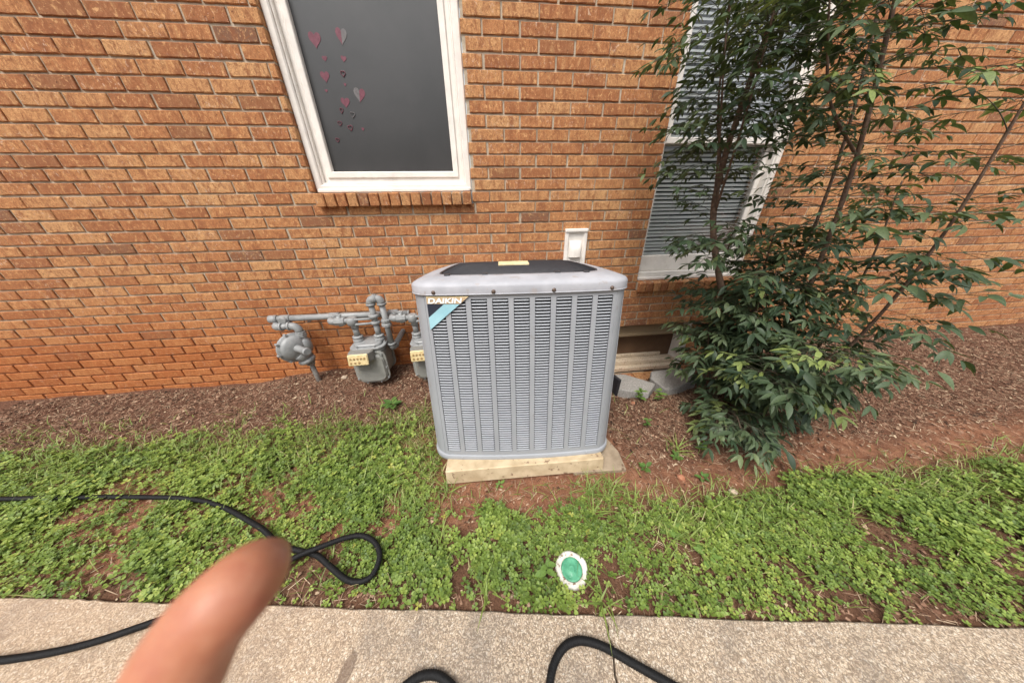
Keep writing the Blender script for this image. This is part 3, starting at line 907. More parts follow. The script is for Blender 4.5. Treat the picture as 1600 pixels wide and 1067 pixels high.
def bowf(t, hw): return BOW * (1 - min(1, (t / hw) ** 2))
def outline(hw, rad, bow=BOW, nc=8, ns=10):
    pts = []
    for sx, sy, a0 in ((1, -1, -90), (1, 1, 0), (-1, 1, 90), (-1, -1, 180)):
        for i in range(nc + 1):
            a = R(a0 + 90 * i / nc)
            pts.append((sx * (hw - rad) + rad * math.cos(a), sy * (hw - rad) + rad * math.sin(a)))
        a = R(a0 + 90)
        e = pts[-1]
        nxt = {0: (hw, hw - rad)}
        # straight side to next corner start
        if (sx, sy) == (1, -1): f = (hw, hw - rad)
        elif (sx, sy) == (1, 1): f = (-(hw - rad), hw)
        elif (sx, sy) == (-1, 1): f = (-hw, -(hw - rad))
        else: f = ((hw - rad), -hw)
        for i in range(1, ns):
            t = i / ns; pts.append((e[0] + (f[0] - e[0]) * t, e[1] + (f[1] - e[1]) * t))
    out = []
    for x, y in pts:
        bx = bow * (1 - min(1, (y / hw) ** 2)) if abs(x) > hw * 0.5 else 0
        by = bow * (1 - min(1, (x / hw) ** 2)) if abs(y) > hw * 0.5 else 0
        out.append((x + math.copysign(bx, x), y + math.copysign(by, y)))
    return out
def rings_mesh(mb, rings, smooth=True, cap_top=False, cap_bot=False):
    n = len(rings[0][0])
    vs = [(x, y, z) for pts, z in rings for (x, y) in pts]
    fs = [(i * n + j, i * n + (j + 1) % n, (i + 1) * n + (j + 1) % n, (i + 1) * n + j) for i in range(len(rings) - 1) for j in range(n)]
    mb.add(vs, fs, smooth=smooth)
    o = len(mb.v) - len(vs)
    if cap_top: mb.f.append(tuple(o + (len(rings) - 1) * n + j for j in range(n))); mb.sm.append(False)
    if cap_bot: mb.f.append(tuple(o + j for j in reversed(range(n)))); mb.sm.append(False)

def yf(x): return -HW - BOW * (1 - min(1, (x / HW) ** 2))       # front face line
def front_pt(x, out=0.0):
    """front outline incl. rounded corner; returns y for |x|<HW"""
    c = HW - RAD
    y = yf(x)
    if abs(x) > c: y += RAD - math.sqrt(max(0.0, RAD ** 2 - (abs(x) - c) ** 2))
    return y - out

def make_ac():
    # dark core seen through the slots
    mb = MB(); rings_mesh(mb, [(outline(HW - 0.026, RAD - 0.02), 0.03), (outline(HW - 0.026, RAD - 0.02), UH)], cap_top=True, cap_bot=True)
    mb.build('coil', M['dark'], ac)
    # base pan with lip
    mb = MB(); rings_mesh(mb, [(outline(HW - 0.01, RAD), 0.0), (outline(HW + 0.004, RAD + 0.004), 0.002), (outline(HW + 0.006, RAD + 0.006), 0.010),
                               (outline(HW + 0.006, RAD + 0.006), 0.030), (outline(HW + 0.002, RAD), 0.034), (outline(HW - 0.02, RAD), 0.034)], cap_bot=True)
    mb.build('base_pan', M['casegrey'], ac)
    zb, zt = 0.034, UH
    LZ0, LZ1 = 0.060, UH - 0.022
    NC, PITCH, LW = 9, 0.0868, 0.0655
    NR = 58; LP = (LZ1 - LZ0) / NR
    cxs = [(i - (NC - 1) / 2) * PITCH for i in range(NC)]
    PX = 0.396
    def strip(mb, side, x0, x1, z0, z1, thick=0.010, n=3, out=0.0):
        """curved sheet of the casing between x0..x1, rotated to one of four sides"""
        a = Matrix.Rotation(side * math.pi / 2, 4, 'Z')
        xs = [x0 + (x1 - x0) * i / n for i in range(n + 1)]
        vs = []
        for z in (z0, z1):
            for x in xs: vs.append((x, front_pt(x, out), z))
            for x in xs: vs.append((x, front_pt(x, out) + thick, z))
        m = n + 1; fs = []
        for i in range(n):
            fs += [(i, i + 1, 2 * m + i + 1, 2 * m + i), (m + i + 1, m + i, 3 * m + i, 3 * m + i + 1),
                   (2 * m + i, 2 * m + i + 1, 3 * m + i + 1, 3 * m + i), (i + 1, i, m + i, m + i + 1)]
        fs += [(0, 2 * m, 3 * m, m), (n, m + n, 3 * m + n, 2 * m + n)]
        mb.add(vs, fs, a)
    def louver_shape(w):
        """one pressed louvre: lower lip proud, sloping back and up, ends turned in"""
        h = LP
        prof = [(0.0036, 0.0036), (0.0010, 0.0026), (-0.0014, 0.0008), (-0.0027, -0.0012), (-0.0016, -0.0025), (0.0040, 0.0000)]
        prof = [(y, z * h / 0.0145) for y, z in prof]
        mb = MB()
        xs = [-w / 2, -w / 2 + 0.005, w / 2 - 0.005, w / 2]
        vs = []
        for i, x in enumerate(xs):
            end = i in (0, 3)
            for (y, z) in prof: vs.append((x, (y * 0.4 + 0.004) if end else y, z * (0.8 if end else 1.0)))
        k = len(prof); fs = []
        for i in range(3):
            for j in range(k - 1): fs.append((i * k + j, i * k + j + 1, (i + 1) * k + j + 1, (i + 1) * k + j))
        mb.add(vs, [f[::-1] for f in fs], smooth=False)
        return mb
    # badge triangle covers part of the top-left louvres
    BX0, BX1, BZ1, BH = -0.386, -0.212, UH - 0.010, 0.140
    def badge_hides(x, z):
        # fraction rule: centre of the louvre inside the triangle
        u = (x + LW * 0.5 - BX0) / (BX1 - BX0); v = (BZ1 - z) / BH
        return u + v < 0.98
    for side, nm in ((0, 'front_panel'), (1, 'side_panel'), (2, 'back_panel'), (3, 'side_panel')):
        mb = MB()
        edges = [-PX] + [x for c in cxs for x in (c - LW / 2, c + LW / 2)] + [PX]
        for i in range(0, len(edges), 2): strip(mb, side, edges[i], edges[i + 1], zb, zt, n=3)
        for c in cxs:
            strip(mb, side, c - LW / 2, c + LW / 2, LZ1 - 0.001, zt, n=3)
            strip(mb, side, c - LW / 2, c + LW / 2, zb, LZ0 - 0.004, n=3)
        p = mb.build(nm, M['casegrey'], ac)
        joined = MB()
        items = []
        for ci, c in enumerate(cxs):
            for r_ in range(NR):
                z = LZ0 + (r_ + 0.25) * LP
                if side == 0 and badge_hides(c, z): continue
                items.append((ci, c, r_, z))
        shape = louver_shape(LW)
        me = shape.mesh('louver'); me.materials.append(M['louver'])
        # the 300 louvres that show largest in the picture (upper rows) are single objects
        singles = set()
        if side == 0:
            order = sorted(range(len(items)), key=lambda i: -items[i][3])
            singles = set(order[:300])
        for i, (ci, c, r_, z) in enumerate(items):
            slope = (front_pt(c + 0.01) - front_pt(c - 0.01)) / 0.02
            loc = Vector((c, front_pt(c) + 0.0015, z)); rz = math.atan(slope)
            if i in singles: link('louver', me, None, p, loc, (0, 0, rz))
            else:
                joined.add(shape.v, shape.f, Matrix.Rotation(side * math.pi / 2, 4, 'Z') @ Matrix.Translation(loc) @ Matrix.Rotation(rz, 4, 'Z'))
        j = joined.build('louver_rows', M['louver'], p); j['kind'] = 'stuff'
    # rounded corner posts
    for side in range(4):
        mb = MB(); xs = []
        c = HW - RAD
        pts = []
        pts.append((PX + 0.0015, front_pt(PX + 0.0015)))
        a0 = math.asin((PX + 0.0015 - c) / RAD)
        for i in range(13):
            a = a0 + (math.pi / 2 - 2 * a0) * i / 12
            pts.append((c + RAD * math.sin(a), yf(c + RAD * math.sin(a)) + RAD - RAD * math.cos(a)))
        # mirrored blend so both ends meet the bowed sides
        q = [(-y, -x) for x, y in pts[::-1]]
        pts = [((p1[0] + p2[0]) / 2, (p1[1] + p2[1]) / 2) for p1, p2 in zip(pts, q)]
        k = len(pts); vs = []
        for z in (zb + 0.0005, zt - 0.0005):
            vs += [(x, y - 0.0, z) for x, y in pts]
        fs = [(i, i + 1, k + i + 1, k + i) for i in range(k - 1)]
        # turn the edges in so the seam with the louvre panel reads as a dark line
        for e, sgn in ((0, 1), (k - 1, -1)):
            o = len(vs); x, y = pts[e]
            dx, dy = ((0, 0.012) if e == 0 else (-0.012, 0))
            vs += [(x + dx, y + dy, zb + 0.0005), (x + dx, y + dy, zt - 0.0005)]
            fs.append((e, k + e, o + 1, o) if sgn > 0 else (e, o, o + 1, k + e))
        mb.add(vs, fs, Matrix.Rotation(side * math.pi / 2, 4, 'Z'), smooth=True)
        mb.build('corner_post', M['casegrey'], ac)
    # lid
    r0 = RAD + 0.008
    prof = [(0.012, -0.002), (0.009, -0.006), (0.010, 0.002), (0.010, 0.026), (0.008, 0.033), (0.002, 0.040), (-0.008, 0.045), (-0.022, 0.049), (-0.045, 0.0545), (-0.070, 0.060)]
    rings = [(outline(HW + o, max(0.03, r0 + o)), UH + z) for o, z in prof]
    GH, GR = 0.360, 0.105
    rings += [(outline(GH + 0.004, GR, 0.014), UH + 0.0625), (outline(GH, GR, 0.014), UH + 0.058), (outline(GH - 0.002, GR, 0.014), UH + 0.020)]
    mb = MB(); rings_mesh(mb, [(outline(HW - 0.02, RAD), UH - 0.003)] + rings)
    mb.build('lid', M['capgrey'], ac)
    # fan grille: dark well, wire bars and a rim
    g = MB(); rings_mesh(g, [(outline(GH - 0.002, GR, 0.014), UH + 0.022), (outline(GH - 0.03, GR, 0.014), UH + 0.020)], cap_top=True)
    gr = g.build('fan_grille', M['blackplastic'], ac)
    def dome(x, y): return UH + 0.060 + 0.013 * max(0.0, 1 - (x / GH) ** 2) * max(0.0, 1 - (y / GH) ** 2)
    rim = [(x, y) for x, y in outline(GH - 0.004, GR, 0.014)]
    MB().tube([(x, y, UH + 0.059) for x, y in rim] + [(rim[0][0], rim[0][1], UH + 0.059)], 0.0055, 6).build('grille_rim', M['blackplastic'], gr)
    nb = 52
    def halfw(y):
        c = GH - 0.006 - GR
        if abs(y) <= c: return GH - 0.006
        return c + math.sqrt(max(0.0, GR ** 2 - (abs(y) - c) ** 2))
    for i in range(nb):
        y = -GH + 0.012 + (2 * GH - 0.024) * i / (nb - 1)
        w = halfw(y) - 0.002
        pts = [(x, y, dome(x, y)) for x in np.linspace(-w, w, 11)]
        MB().tube(pts, 0.0046, 6).build('grille_bar', M['blackplastic'], gr)
    for i in range(7):
        x = -0.30 + 0.1 * i
        w = halfw(x) - 0.002
        MB().tube([(x, y, dome(x, y) - 0.006) for y in np.linspace(-w, w, 11)], 0.004, 6).build('grille_rib', M['blackplastic'], gr)
    for x in (-0.31, -0.15, 0.16, 0.285):
        MB().box(x - 0.012, x + 0.012, -GH - 0.022, -GH + 0.006, UH + 0.060, UH + 0.0675, 0.002).build('grille_clip', M['blackplastic'], gr)
    # cream label plate lying on the grille
    MB().box(-0.080, 0.080, -0.030, 0.050, 0, 0.012, 0.003).build('label_plate', M['cream'], gr, (-0.018, -0.085, dome(0, 0.06) + 0.003), (R(5), 0, R(1)))
    # screws
    sc = MB().lathe([(0.0085, 0.0), (0.0085, 0.002), (0.0075, 0.0026), (0.0055, 0.0028), (0.0055, 0.0065), (0.004, 0.0078)], 10).mesh('screw')
    sc.materials.append(M['screw'])
    for x in (-0.352, -0.112, 0.128, 0.366):
        link('screw', sc, None, ac, (x, front_pt(x) - 0.0100, UH + 0.0075), (R(90), 0, 0))
    sc2 = MB().lathe([(0.005, 0.0), (0.005, 0.002), (0.0035, 0.004)], 8).mesh('screw'); sc2.materials.append(M['casegrey'])
    for x in (-0.31, -0.10, 0.12, 0.325):
        link('screw', sc2, None, ac, (x, front_pt(x) - 0.0058, 0.021), (R(90), 0, 0))
    # badge
    bd = thing('badge', None, None); bd.parent = ac
    def bp(u, v):   # u along, v down -> local 3D just proud of the panel
        x = BX0 + u * (BX1 - BX0); return x, BZ1 - v * BH
    def plate(name, poly, mat, out, th=0.003):
        vs = []
        for dy in (0, th):
            for (u, v) in poly:
                x, z = bp(u, v); vs.append((x, front_pt(x, out) + dy, z))
        k = len(poly)
        fs = [tuple(range(k))[::-1], tuple(range(k, 2 * k))] + [(i, (i + 1) % k, k + (i + 1) % k, k + i) for i in range(k)]
        return MB().add(vs, [f for f in fs]).build(name, mat, bd)
    plate('badge_plate', [(0, 0), (0, 1.0), (0.0, 1.0), (1.0, 0)], M['badgeblack'], 0.0050, 0.005)
    plate('gold_band', [(0, 0), (0, 0.213), (0.787, 0.213), (1.0, 0)], M['gold'], 0.0062, 0.002)
    plate('cream_edge', [(0, 0), (0, 0.028), (0.972, 0.028), (1.0, 0)], M['cream'], 0.0066, 0.001)
    plate('blue_band', [(0.40, 0.225), (0, 0.625), (0, 1.0), (0.775, 0.225)], M['badgeblue'], 0.0062, 0.002)
    cu = bpy.data.curves.new('lettering', 'FONT')
    cu.body = 'DAIKIN'; cu.size = 0.0295; cu.offset = 0.0011; cu.shear = 0.16; cu.extrude = 0.0006; cu.space_character = 0.98
    to = bpy.data.objects.new('lettering', cu); COL.objects.link(to)
    dg = bpy.context.evaluated_depsgraph_get(); dg.update()
    me = bpy.data.meshes.new_from_object(to.evaluated_get(dg))
    bpy.data.objects.remove(to)
    xs = [v.co.x for v in me.vertices]; ys = [v.co.y for v in me.vertices]
    sx = 0.142 / (max(xs) - min(xs)); sy = 0.0215 / (max(ys) - min(ys))
    for v in me.vertices:
        x = BX0 + 0.0045 + (v.co.x - min(xs)) * sx; z = BZ1 - 0.0275 + (v.co.y - min(ys)) * sy
        v.co = (x, front_pt(x, 0.0070) - v.co.z, z)
    me.materials.clear(); me.materials.append(M['badgewhite'])
    link('lettering', me, None, bd)
make_ac()

# pad under it and the older slab beside
def make_pads():
    t = thing('concrete_pad', 'pale concrete pad under the grey air conditioner', 'pad', (0.170, -0.690, 0.0), (0, 0, R(-1.6)))
    mb = MB().box(-0.397, 0.397, -0.445, 0.44, -0.083, 0.0, 0.005)
    mb.build('slab', M['pad'], t, (0, 0, 0.0245), (R(-7.2), 0, 0))
    # wedge of the mould edge
    s = MB().prism([(0.40, -1.150), (0.672, -1.165), (0.684, -1.06), (0.655, -0.93), (0.63, -0.62), (0.40, -0.6)], -0.10, 0.010, ch=0.006)
    o = s.build('old_slab', M['oldslab']); tag(o, 'flat weathered piece of concrete slab sticking out right of the pale pad', 'slab')
make_pads()

# ================================================================== GAS LINE
def cyl(mb, a, b, r, n=14): return mb.tube([a, b], r, n)
def elbow(mb, a, c, b, r, rad=None, n=6):
    """pipe from a to b with a rounded bend at c, thicker elbow fitting"""
    a, b, c = Vector(a), Vector(b), Vector(c)
    rad = rad or r * 2.2
    u = (a - c).normalized(); v = (b - c).normalized()
    pts = []
    for i in range(n + 1):
        t = i / n
        p = (c + u * rad) * (1 - t) ** 2 + c * 2 * t * (1 - t) + (c + v * rad) * t * t
        pts.append(p)
    mb.tube(pts, r * 1.22, 14)
    for q, w in ((pts[0], u), (pts[-1], v)): mb.tube([q - w * 0.002, q + w * r * 0.55], r * 1.42, 14)
    return mb

def make_gas():
    g = thing('gas_pipe', 'long grey painted gas pipe running along the brick wall to the meters', 'pipe', (-1.0, -0.1, 0.53))
    o = Vector((-1.0, -0.1, 0.53))
    L = lambda p: tuple(Vector(p) - o)
    mb = MB(); cyl(mb, L((-1.470, -0.10, 0.532)), L((-0.548, -0.10, 0.524)), 0.0215); mb.build('pipe_run', M['pipe'], g)
    mb = MB(); cyl(mb, L((-1.492, -0.10, 0.532)), L((-1.440, -0.10, 0.532)), 0.0275); mb.build('end_cap', M['pipe'], g)
    mb = MB(); cyl(mb, L((-0.556, -0.10, 0.524)), L((-0.546, -0.10, 0.524)), 0.0225); mb.build('end_cap', M['pipe'], g)
    for x in (-1.39, -1.06, -0.655):
        mb = MB(); cyl(mb, L((x - 0.032, -0.10, 0.53)), L((x + 0.032, -0.10, 0.53)), 0.027); cyl(mb, L((x, -0.10, 0.53)), L((x, -0.148, 0.528)), 0.024)
        mb.build('tee', M['pipe'], g)
    for x in (-1.25, -0.80):
        mb = MB(); mb.box(x - 0.012, x + 0.012, -0.10, 0.002, 0.496, 0.502, 0.001); mb.build('bracket', M['pipe'], g, tuple(-o))

    # regulator
    x0 = -1.305
    r = thing('gas_regulator', 'round grey gas regulator with a short barrel on the left end of the gas pipe', 'regulator', (x0, -0.14, 0.03))
    o2 = Vector((x0, -0.14, 0.03)); L2 = lambda p: tuple(Vector(p) - o2)
    mb = MB(); elbow(mb, L2((-1.455, -0.10, 0.49)), L2((-1.455, -0.148, 0.49)), L2((-1.38, -0.148, 0.49)), 0.021)
    cyl(mb, L2((-1.43, -0.148, 0.49)), L2((-1.35, -0.146, 0.49)), 0.021)
    elbow(mb, L2((-1.38, -0.146, 0.49)), L2((x0, -0.142, 0.49)), L2((x0, -0.14, 0.38)), 0.021)
    mb.build('inlet_pipe', M['pipe'], r)
    mb = MB()
    cyl(mb, L2((x0, -0.14, 0.46)), L2((x0, -0.14, 0.20)), 0.021)
    mb.lathe([(0.03, 0.0), (0.034, 0.004), (0.034, 0.026), (0.03, 0.03)], 8, Matrix.Translation(L2((x0, -0.14, 0.405))), smooth=False)
    mb.lathe([(0.026, 0.0), (0.041, 0.02), (0.043, 0.05), (0.034, 0.09), (0.026, 0.10)], 16, Matrix.Translation(L2((x0, -0.14, 0.29))))
    mb.build('valve_body', M['pipe'], r)
    # diaphragm housing: axis towards the right and the front
    ax = Vector((0.80, -0.58, 0.06)).normalized()
    cen = Vector(L2((-1.352, -0.185, 0.345)))
    Q = ax.to_track_quat('Z', 'Y').to_matrix().to_4x4()
    B = Matrix.Translation(cen) @ Q
    mb = MB().lathe([(0.035, -0.055), (0.075, -0.048), (0.092, -0.030), (0.094, -0.010), (0.104, -0.009), (0.106, -0.003), (0.106, 0.003), (0.104, 0.009), (0.090, 0.010), (0.086, 0.022), (0.070, 0.036), (0.045, 0.044), (0.028, 0.048)], 30, B)
    mb.build('diaphragm_case', M['pipe'], r)
    mb = MB().lathe([(0.027, 0.044), (0.024, 0.050), (0.0235, 0.160), (0.026, 0.162), (0.026, 0.178), (0.022, 0.182)], 18, B); mb.build('spring_barrel', M['pipe'], r)
    for k in range(8):
        a = 2 * math.pi * k / 8 + 0.2
        mb = MB(); mb.tube([B @ Vector((0.104 * math.cos(a), 0.104 * math.sin(a), -0.016)), B @ Vector((0.104 * math.cos(a), 0.104 * math.sin(a), 0.016))], 0.0085, 6, smooth=False)
        mb.build('bolt', M['pipe'], r)
    # outlet boss, vent flange and riser
    mb = MB(); mb.tube([L2((-1.345, -0.19, 0.30)), L2((-1.33, -0.165, 0.26)), L2((-1.318, -0.15, 0.235))], [0.05, 0.042, 0.036], 16); mb.build('outlet_boss', M['pipe'], r)
    Bt = Matrix.Translation(L2((-1.322, -0.155, 0.218))) @ Euler((R(8), R(-12), 0)).to_matrix().to_4x4()
    mb = MB().lathe([(0.03, 0.026), (0.052, 0.02), (0.056, 0.014), (0.056, 0.002), (0.05, -0.006), (0.03, -0.014)], 20, Bt); mb.build('union_flange', M['pipe'], r)
    mb = MB().lathe([(0.028, 0), (0.030, 0.004), (0.030, 0.02), (0.027, 0.024)], 6, Matrix.Translation(L2((-1.314, -0.148, 0.178))), smooth=False)
    cyl(mb, L2((-1.314, -0.148, 0.19)), L2((-1.306, -0.145, -0.08)), 0.0165)
    mb.build('riser', M['rustpipe'], r)

    def meter(loc, label):
        m = thing('gas_meter', label, 'meter', loc, (0, 0, R(2)), 'gas meters on the brick wall')
        # local origin: centre under the case on the soil; front is -y
        def rrect(w, h, c, n=5):
            pts = []
            for sx, sz, a0 in ((1, -1, -90), (1, 1, 0), (-1, 1, 90), (-1, -1, 180)):
                for i in range(n + 1):
                    a = R(a0 + 90 * i / n); pts.append((sx * (w / 2 - c) + c * math.cos(a), sz * (h / 2 - c) + c * math.sin(a)))
            return pts
        RX = Matrix.Rotation(R(90), 4, 'X')          # prism z -> -y
        def slab(w, h, c, zc, y0, y1, ch): return (rrect(w, h, c), -y0, -y1, Matrix.Translation((0, 0, zc)) @ RX, ch)
        mb = MB(); p = slab(0.206, 0.235, 0.05, 0.178, 0.045, -0.135, 0.012); mb.prism(p[0], p[1], p[2], p[3], p[4]); mb.build('case', M['meter'], m)
        mb = MB(); p = slab(0.232, 0.262, 0.062, 0.162, -0.118, -0.130, 0.003); mb.prism(p[0], p[1], p[2], p[3], p[4])
        p = slab(0.205, 0.222, 0.055, 0.156, -0.128, -0.150, 0.012); mb.prism(p[0], p[1], p[2], p[3], p[4])
        mb.build('front_cover', M['meter'], m)
        mb = MB(); p = slab(0.226, 0.25, 0.06, 0.165, 0.075, 0.055, 0.003); mb.prism(p[0], p[1], p[2], p[3], p[4]); p = slab(0.20, 0.21, 0.05, 0.165, 0.10, 0.07, 0.01); mb.prism(p[0], -0.105, -0.07, p[3], 0.0)
        mb.build('rear_cover', M['meter'], m)
        for a, b in ((-0.103, 0.075), (-0.103, 0.20), (0.103, 0.07), (0.103, 0.155), (0.09, 0.262), (-0.05, 0.04), (0.045, 0.04)):
            mb = MB(); mb.tube([(a, -0.126, b), (a, -0.140, b)], 0.008, 6, smooth=False); mb.build('bolt', M['pipe'], m)
        # domed top
        mb = MB(); mb.prism(rrect(0.215, 0.19, 0.05), 0.280, 0.306, Matrix.Translation((0, -0.035, 0)), 0.006); mb.prism(rrect(0.235, 0.205, 0.055), 0.3045, 0.316, Matrix.Translation((0, -0.035, 0)), 0.003)
        mb.prism(rrect(0.185, 0.16, 0.045), 0.315, 0.334, Matrix.Translation((0, -0.035, 0)), 0.008)
        mb.build('top_cover', M['pipe'], m)
        for a, b in ((-0.06, -0.115), (0.055, -0.118), (0.105, -0.05)):
            mb = MB(); mb.tube([(a, b, 0.314), (a, b, 0.328)], 0.008, 6, smooth=False); mb.build('bolt', M['pipe'], m)
        # index box with its yellowed face
        mb = MB(); mb.prism([(-0.105, 0), (-0.105, -0.03), (-0.095, -0.062), (0.032, -0.062), (0.052, -0.03), (0.052, 0.0)], 0, 0.068, Matrix.Translation((0, -0.135, 0.246)), 0.006); ib = mb.build('index_box', M['plate'], m)
        mb = MB().box(-0.099, 0.031, -0.0125, 0.0, -0.062, 0.018, 0.006)
        fc = mb.build('index_face', M['index'], m, (0.0, -0.198, 0.292), (R(-12), 0, 0))
        for k in range(5):
            mb = MB().lathe([(0.0072, 0), (0.0072, 0.003), (0.005, 0.004)], 10, Matrix.Translation((-0.078 + k * 0.0215, -0.0122, -0.012)) @ RX); mb.build('dial', M['indexhole'], fc)
        for k in range(3):
            mb = MB().lathe([(0.0072, 0), (0.0072, 0.003), (0.005, 0.004)], 10, Matrix.Translation((-0.080 + k * 0.026, -0.0122, -0.040)) @ RX); mb.build('dial', M['indexhole'], fc)
        mb = MB().box(-0.075, 0.005, -0.1525, -0.149, 0.155, 0.235, 0.001); mb.build('nameplate', M['plate'], m)
        # couplings
        for x in (-0.072, 0.072):
            mb = MB().lathe([(0.034, 0.33), (0.036, 0.334), (0.036, 0.348), (0.031, 0.352), (0.031, 0.357), (0.035, 0.36), (0.035, 0.37), (0.024, 0.374)], 16, Matrix.Translation((x, -0.03, 0)))
            mb.tube([(x, -0.03, 0.37), (x, -0.03, 0.455)], 0.020, 14)
            mb.build('coupling', M['pipe'], m)
        # inlet: lock-wing valve, tee and the twin meter bars
        mb = MB(); mb.tube([(-0.225, 0.06, 0.487), (-0.225, -0.005, 0.487)], 0.022, 14)
        elbow(mb, (-0.225, 0.05, 0.487), (-0.225, -0.03, 0.487), (-0.14, -0.03, 0.487), 0.019)
        mb.tube([(-0.205, -0.03, 0.487), (-0.06, -0.03, 0.487)], 0.019, 14)
        mb.build('inlet_pipe', M['pipe'], m)
        mb = MB().lathe([(0.024, -0.034), (0.029, -0.03), (0.029, 0.03), (0.024, 0.034)], 8, Matrix.Translation((-0.155, -0.03, 0.487)) @ Matrix.Rotation(R(90), 4, 'Y'), smooth=False)
        mb.tube([(-0.155, -0.03, 0.455), (-0.155, -0.03, 0.53)], 0.016, 10); mb.box(-0.175, -0.135, -0.036, -0.024, 0.528, 0.54, 0.002)
        mb.build('valve', M['pipe'], m)
        mb = MB(); mb.lathe([(0.022, -0.03), (0.033, -0.024), (0.035, 0.0), (0.033, 0.024), (0.022, 0.03)], 14, Matrix.Translation((-0.078, -0.03, 0.483))); mb.tube([(-0.072, -0.03, 0.43), (-0.072, -0.03, 0.49)], 0.025, 12)
        mb.build('tee', M['pipe'], m)
        for dz in (0.016, -0.020):
            mb = MB(); mb.tube([(-0.065, -0.046, 0.483 + dz), (0.065, -0.046, 0.483 + dz * 0.9)], 0.0095, 8); mb.build('meter_bar', M['pipe'], m)
        # outlet: riser, return bend, drop and elbow into the wall
        mb = MB(); mb.lathe([(0.028, 0.0), (0.034, 0.004), (0.034, 0.022), (0.028, 0.026)], 14, Matrix.Translation((0.072, -0.03, 0.50))); mb.lathe([(0.026, 0.0), (0.032, 0.004), (0.032, 0.02), (0.026, 0.024)], 14, Matrix.Translation((0.072, -0.03, 0.452)))
        mb.tube([(0.072, -0.03, 0.44), (0.072, -0.03, 0.60)], 0.0195, 14)
        elbow(mb, (0.072, -0.03, 0.57), (0.072, -0.03, 0.635), (0.108, -0.03, 0.635), 0.0215, 0.034)
        elbow(mb, (0.108, -0.03, 0.635), (0.142, -0.03, 0.635), (0.142, -0.03, 0.57), 0.0215, 0.034)
        mb.tube([(0.142, -0.03, 0.61), (0.142, -0.03, 0.28)], 0.0195, 14)
        mb.lathe([(0.026, 0), (0.034, 0.004), (0.034, 0.02), (0.029, 0.024), (0.029, 0.032), (0.032, 0.036), (0.032, 0.05), (0.025, 0.054)], 12, Matrix.Translation((0.142, -0.03, 0.43)), smooth=False)
        elbow(mb, (0.142, -0.03, 0.30), (0.142, -0.03, 0.245), (0.18, 0.10, 0.30), 0.0205, 0.04)
        mb.tube([(0.148, -0.01, 0.253), (0.20, 0.185, 0.315)], 0.0195, 14)
        mb.build('outlet_pipe', M['pipe'], m)
        return m
    meter((-0.838, -0.155, 0.035), 'grey gas meter in full view between the round regulator and the air conditioner')
    meter((-0.430, -0.155, 0.035), 'grey gas meter half hidden behind the left edge of the air conditioner')
make_gas()

# ================================================================== CLEANOUT, PAVERS, HOSES, STONES
def make_cleanout():
    c = thing('drain_cap', 'off-white round pipe rim with a green plug set in the clover', 'drain cap', (0.263, -1.540, 0.004), (R(3), R(-2), 0))
    n = 40; rs = random.Random(9)
    prof = [(0.058, -0.06), (0.0595, -0.004), (0.058, 0.004), (0.053, 0.008), (0.043, 0.0075), (0.0395, 0.004), (0.039, -0.012)]
    wob = [1 + 0.03 * math.sin(3 * 2 * math.pi * j / n + 1) + 0.025 * math.sin(5 * 2 * math.pi * j / n) + rs.uniform(-0.008, 0.008) for j in range(n)]
    vs = []
    for i, (r, z) in enumerate(prof):
        for j in range(n):
            a = 2 * math.pi * j / n; k = wob[j] if i < 4 else 1
            vs.append((r * k * math.cos(a), r * k * math.sin(a), z + rs.uniform(-0.001, 0.001)))
    fs = [(i * n + j, i * n + (j + 1) % n, (i + 1) * n + (j + 1) % n, (i + 1) * n + j) for i in range(len(prof) - 1) for j in range(n)]
    MB().add(vs, fs, smooth=True).build('rim', M['collar'], c)
    MB().lathe([(0.0388, -0.02), (0.0388, 0.000), (0.036, 0.0025), (0.030, 0.0010), (0.012, 0.0012), (0.010, 0.0045)], 32).build('plug', M['plug'], c)
make_cleanout()

def make_pavers():
    def paver(label, pts, zt, rot):
        cx = sum(p[0] for p in pts) / len(pts); cy = sum(p[1] for p in pts) / len(pts)
        mb = MB().prism([(x - cx, y - cy) for x, y in pts], -0.115, 0.0, ch=0.008)
        o = mb.build('paving_stone', M['paver'], None, (cx, cy, zt), rot)
        tag(o, label, 'paving stone', 'grey stones edging the basement window')
    paver('grey concrete stone nearest the air conditioner, in front of the basement window', [(0.925, -0.515), (1.145, -0.590), (1.262, -0.480), (1.090, -0.325), (0.965, -0.320)][:], -0.005, (R(-2), R(2), 0))
    paver('grey concrete stone tucked under the shrub below the basement window', [(1.300, -0.560), (1.405, -0.545), (1.640, -0.440), (1.600, -0.300), (1.330, -0.310), (1.275, -0.395)], -0.012, (R(-1), R(-1), 0))
    o = MB().box(-0.012, 0.012, -0.05, 0.05, 0, 0.19, 0.003).build('edging_strip', M['blackplastic'], None, (0.905, -0.50, -0.09), (0, R(4), R(15)))
    tag(o, 'short black upright strip between the air conditioner and the grey stone', 'edging')
make_pavers()

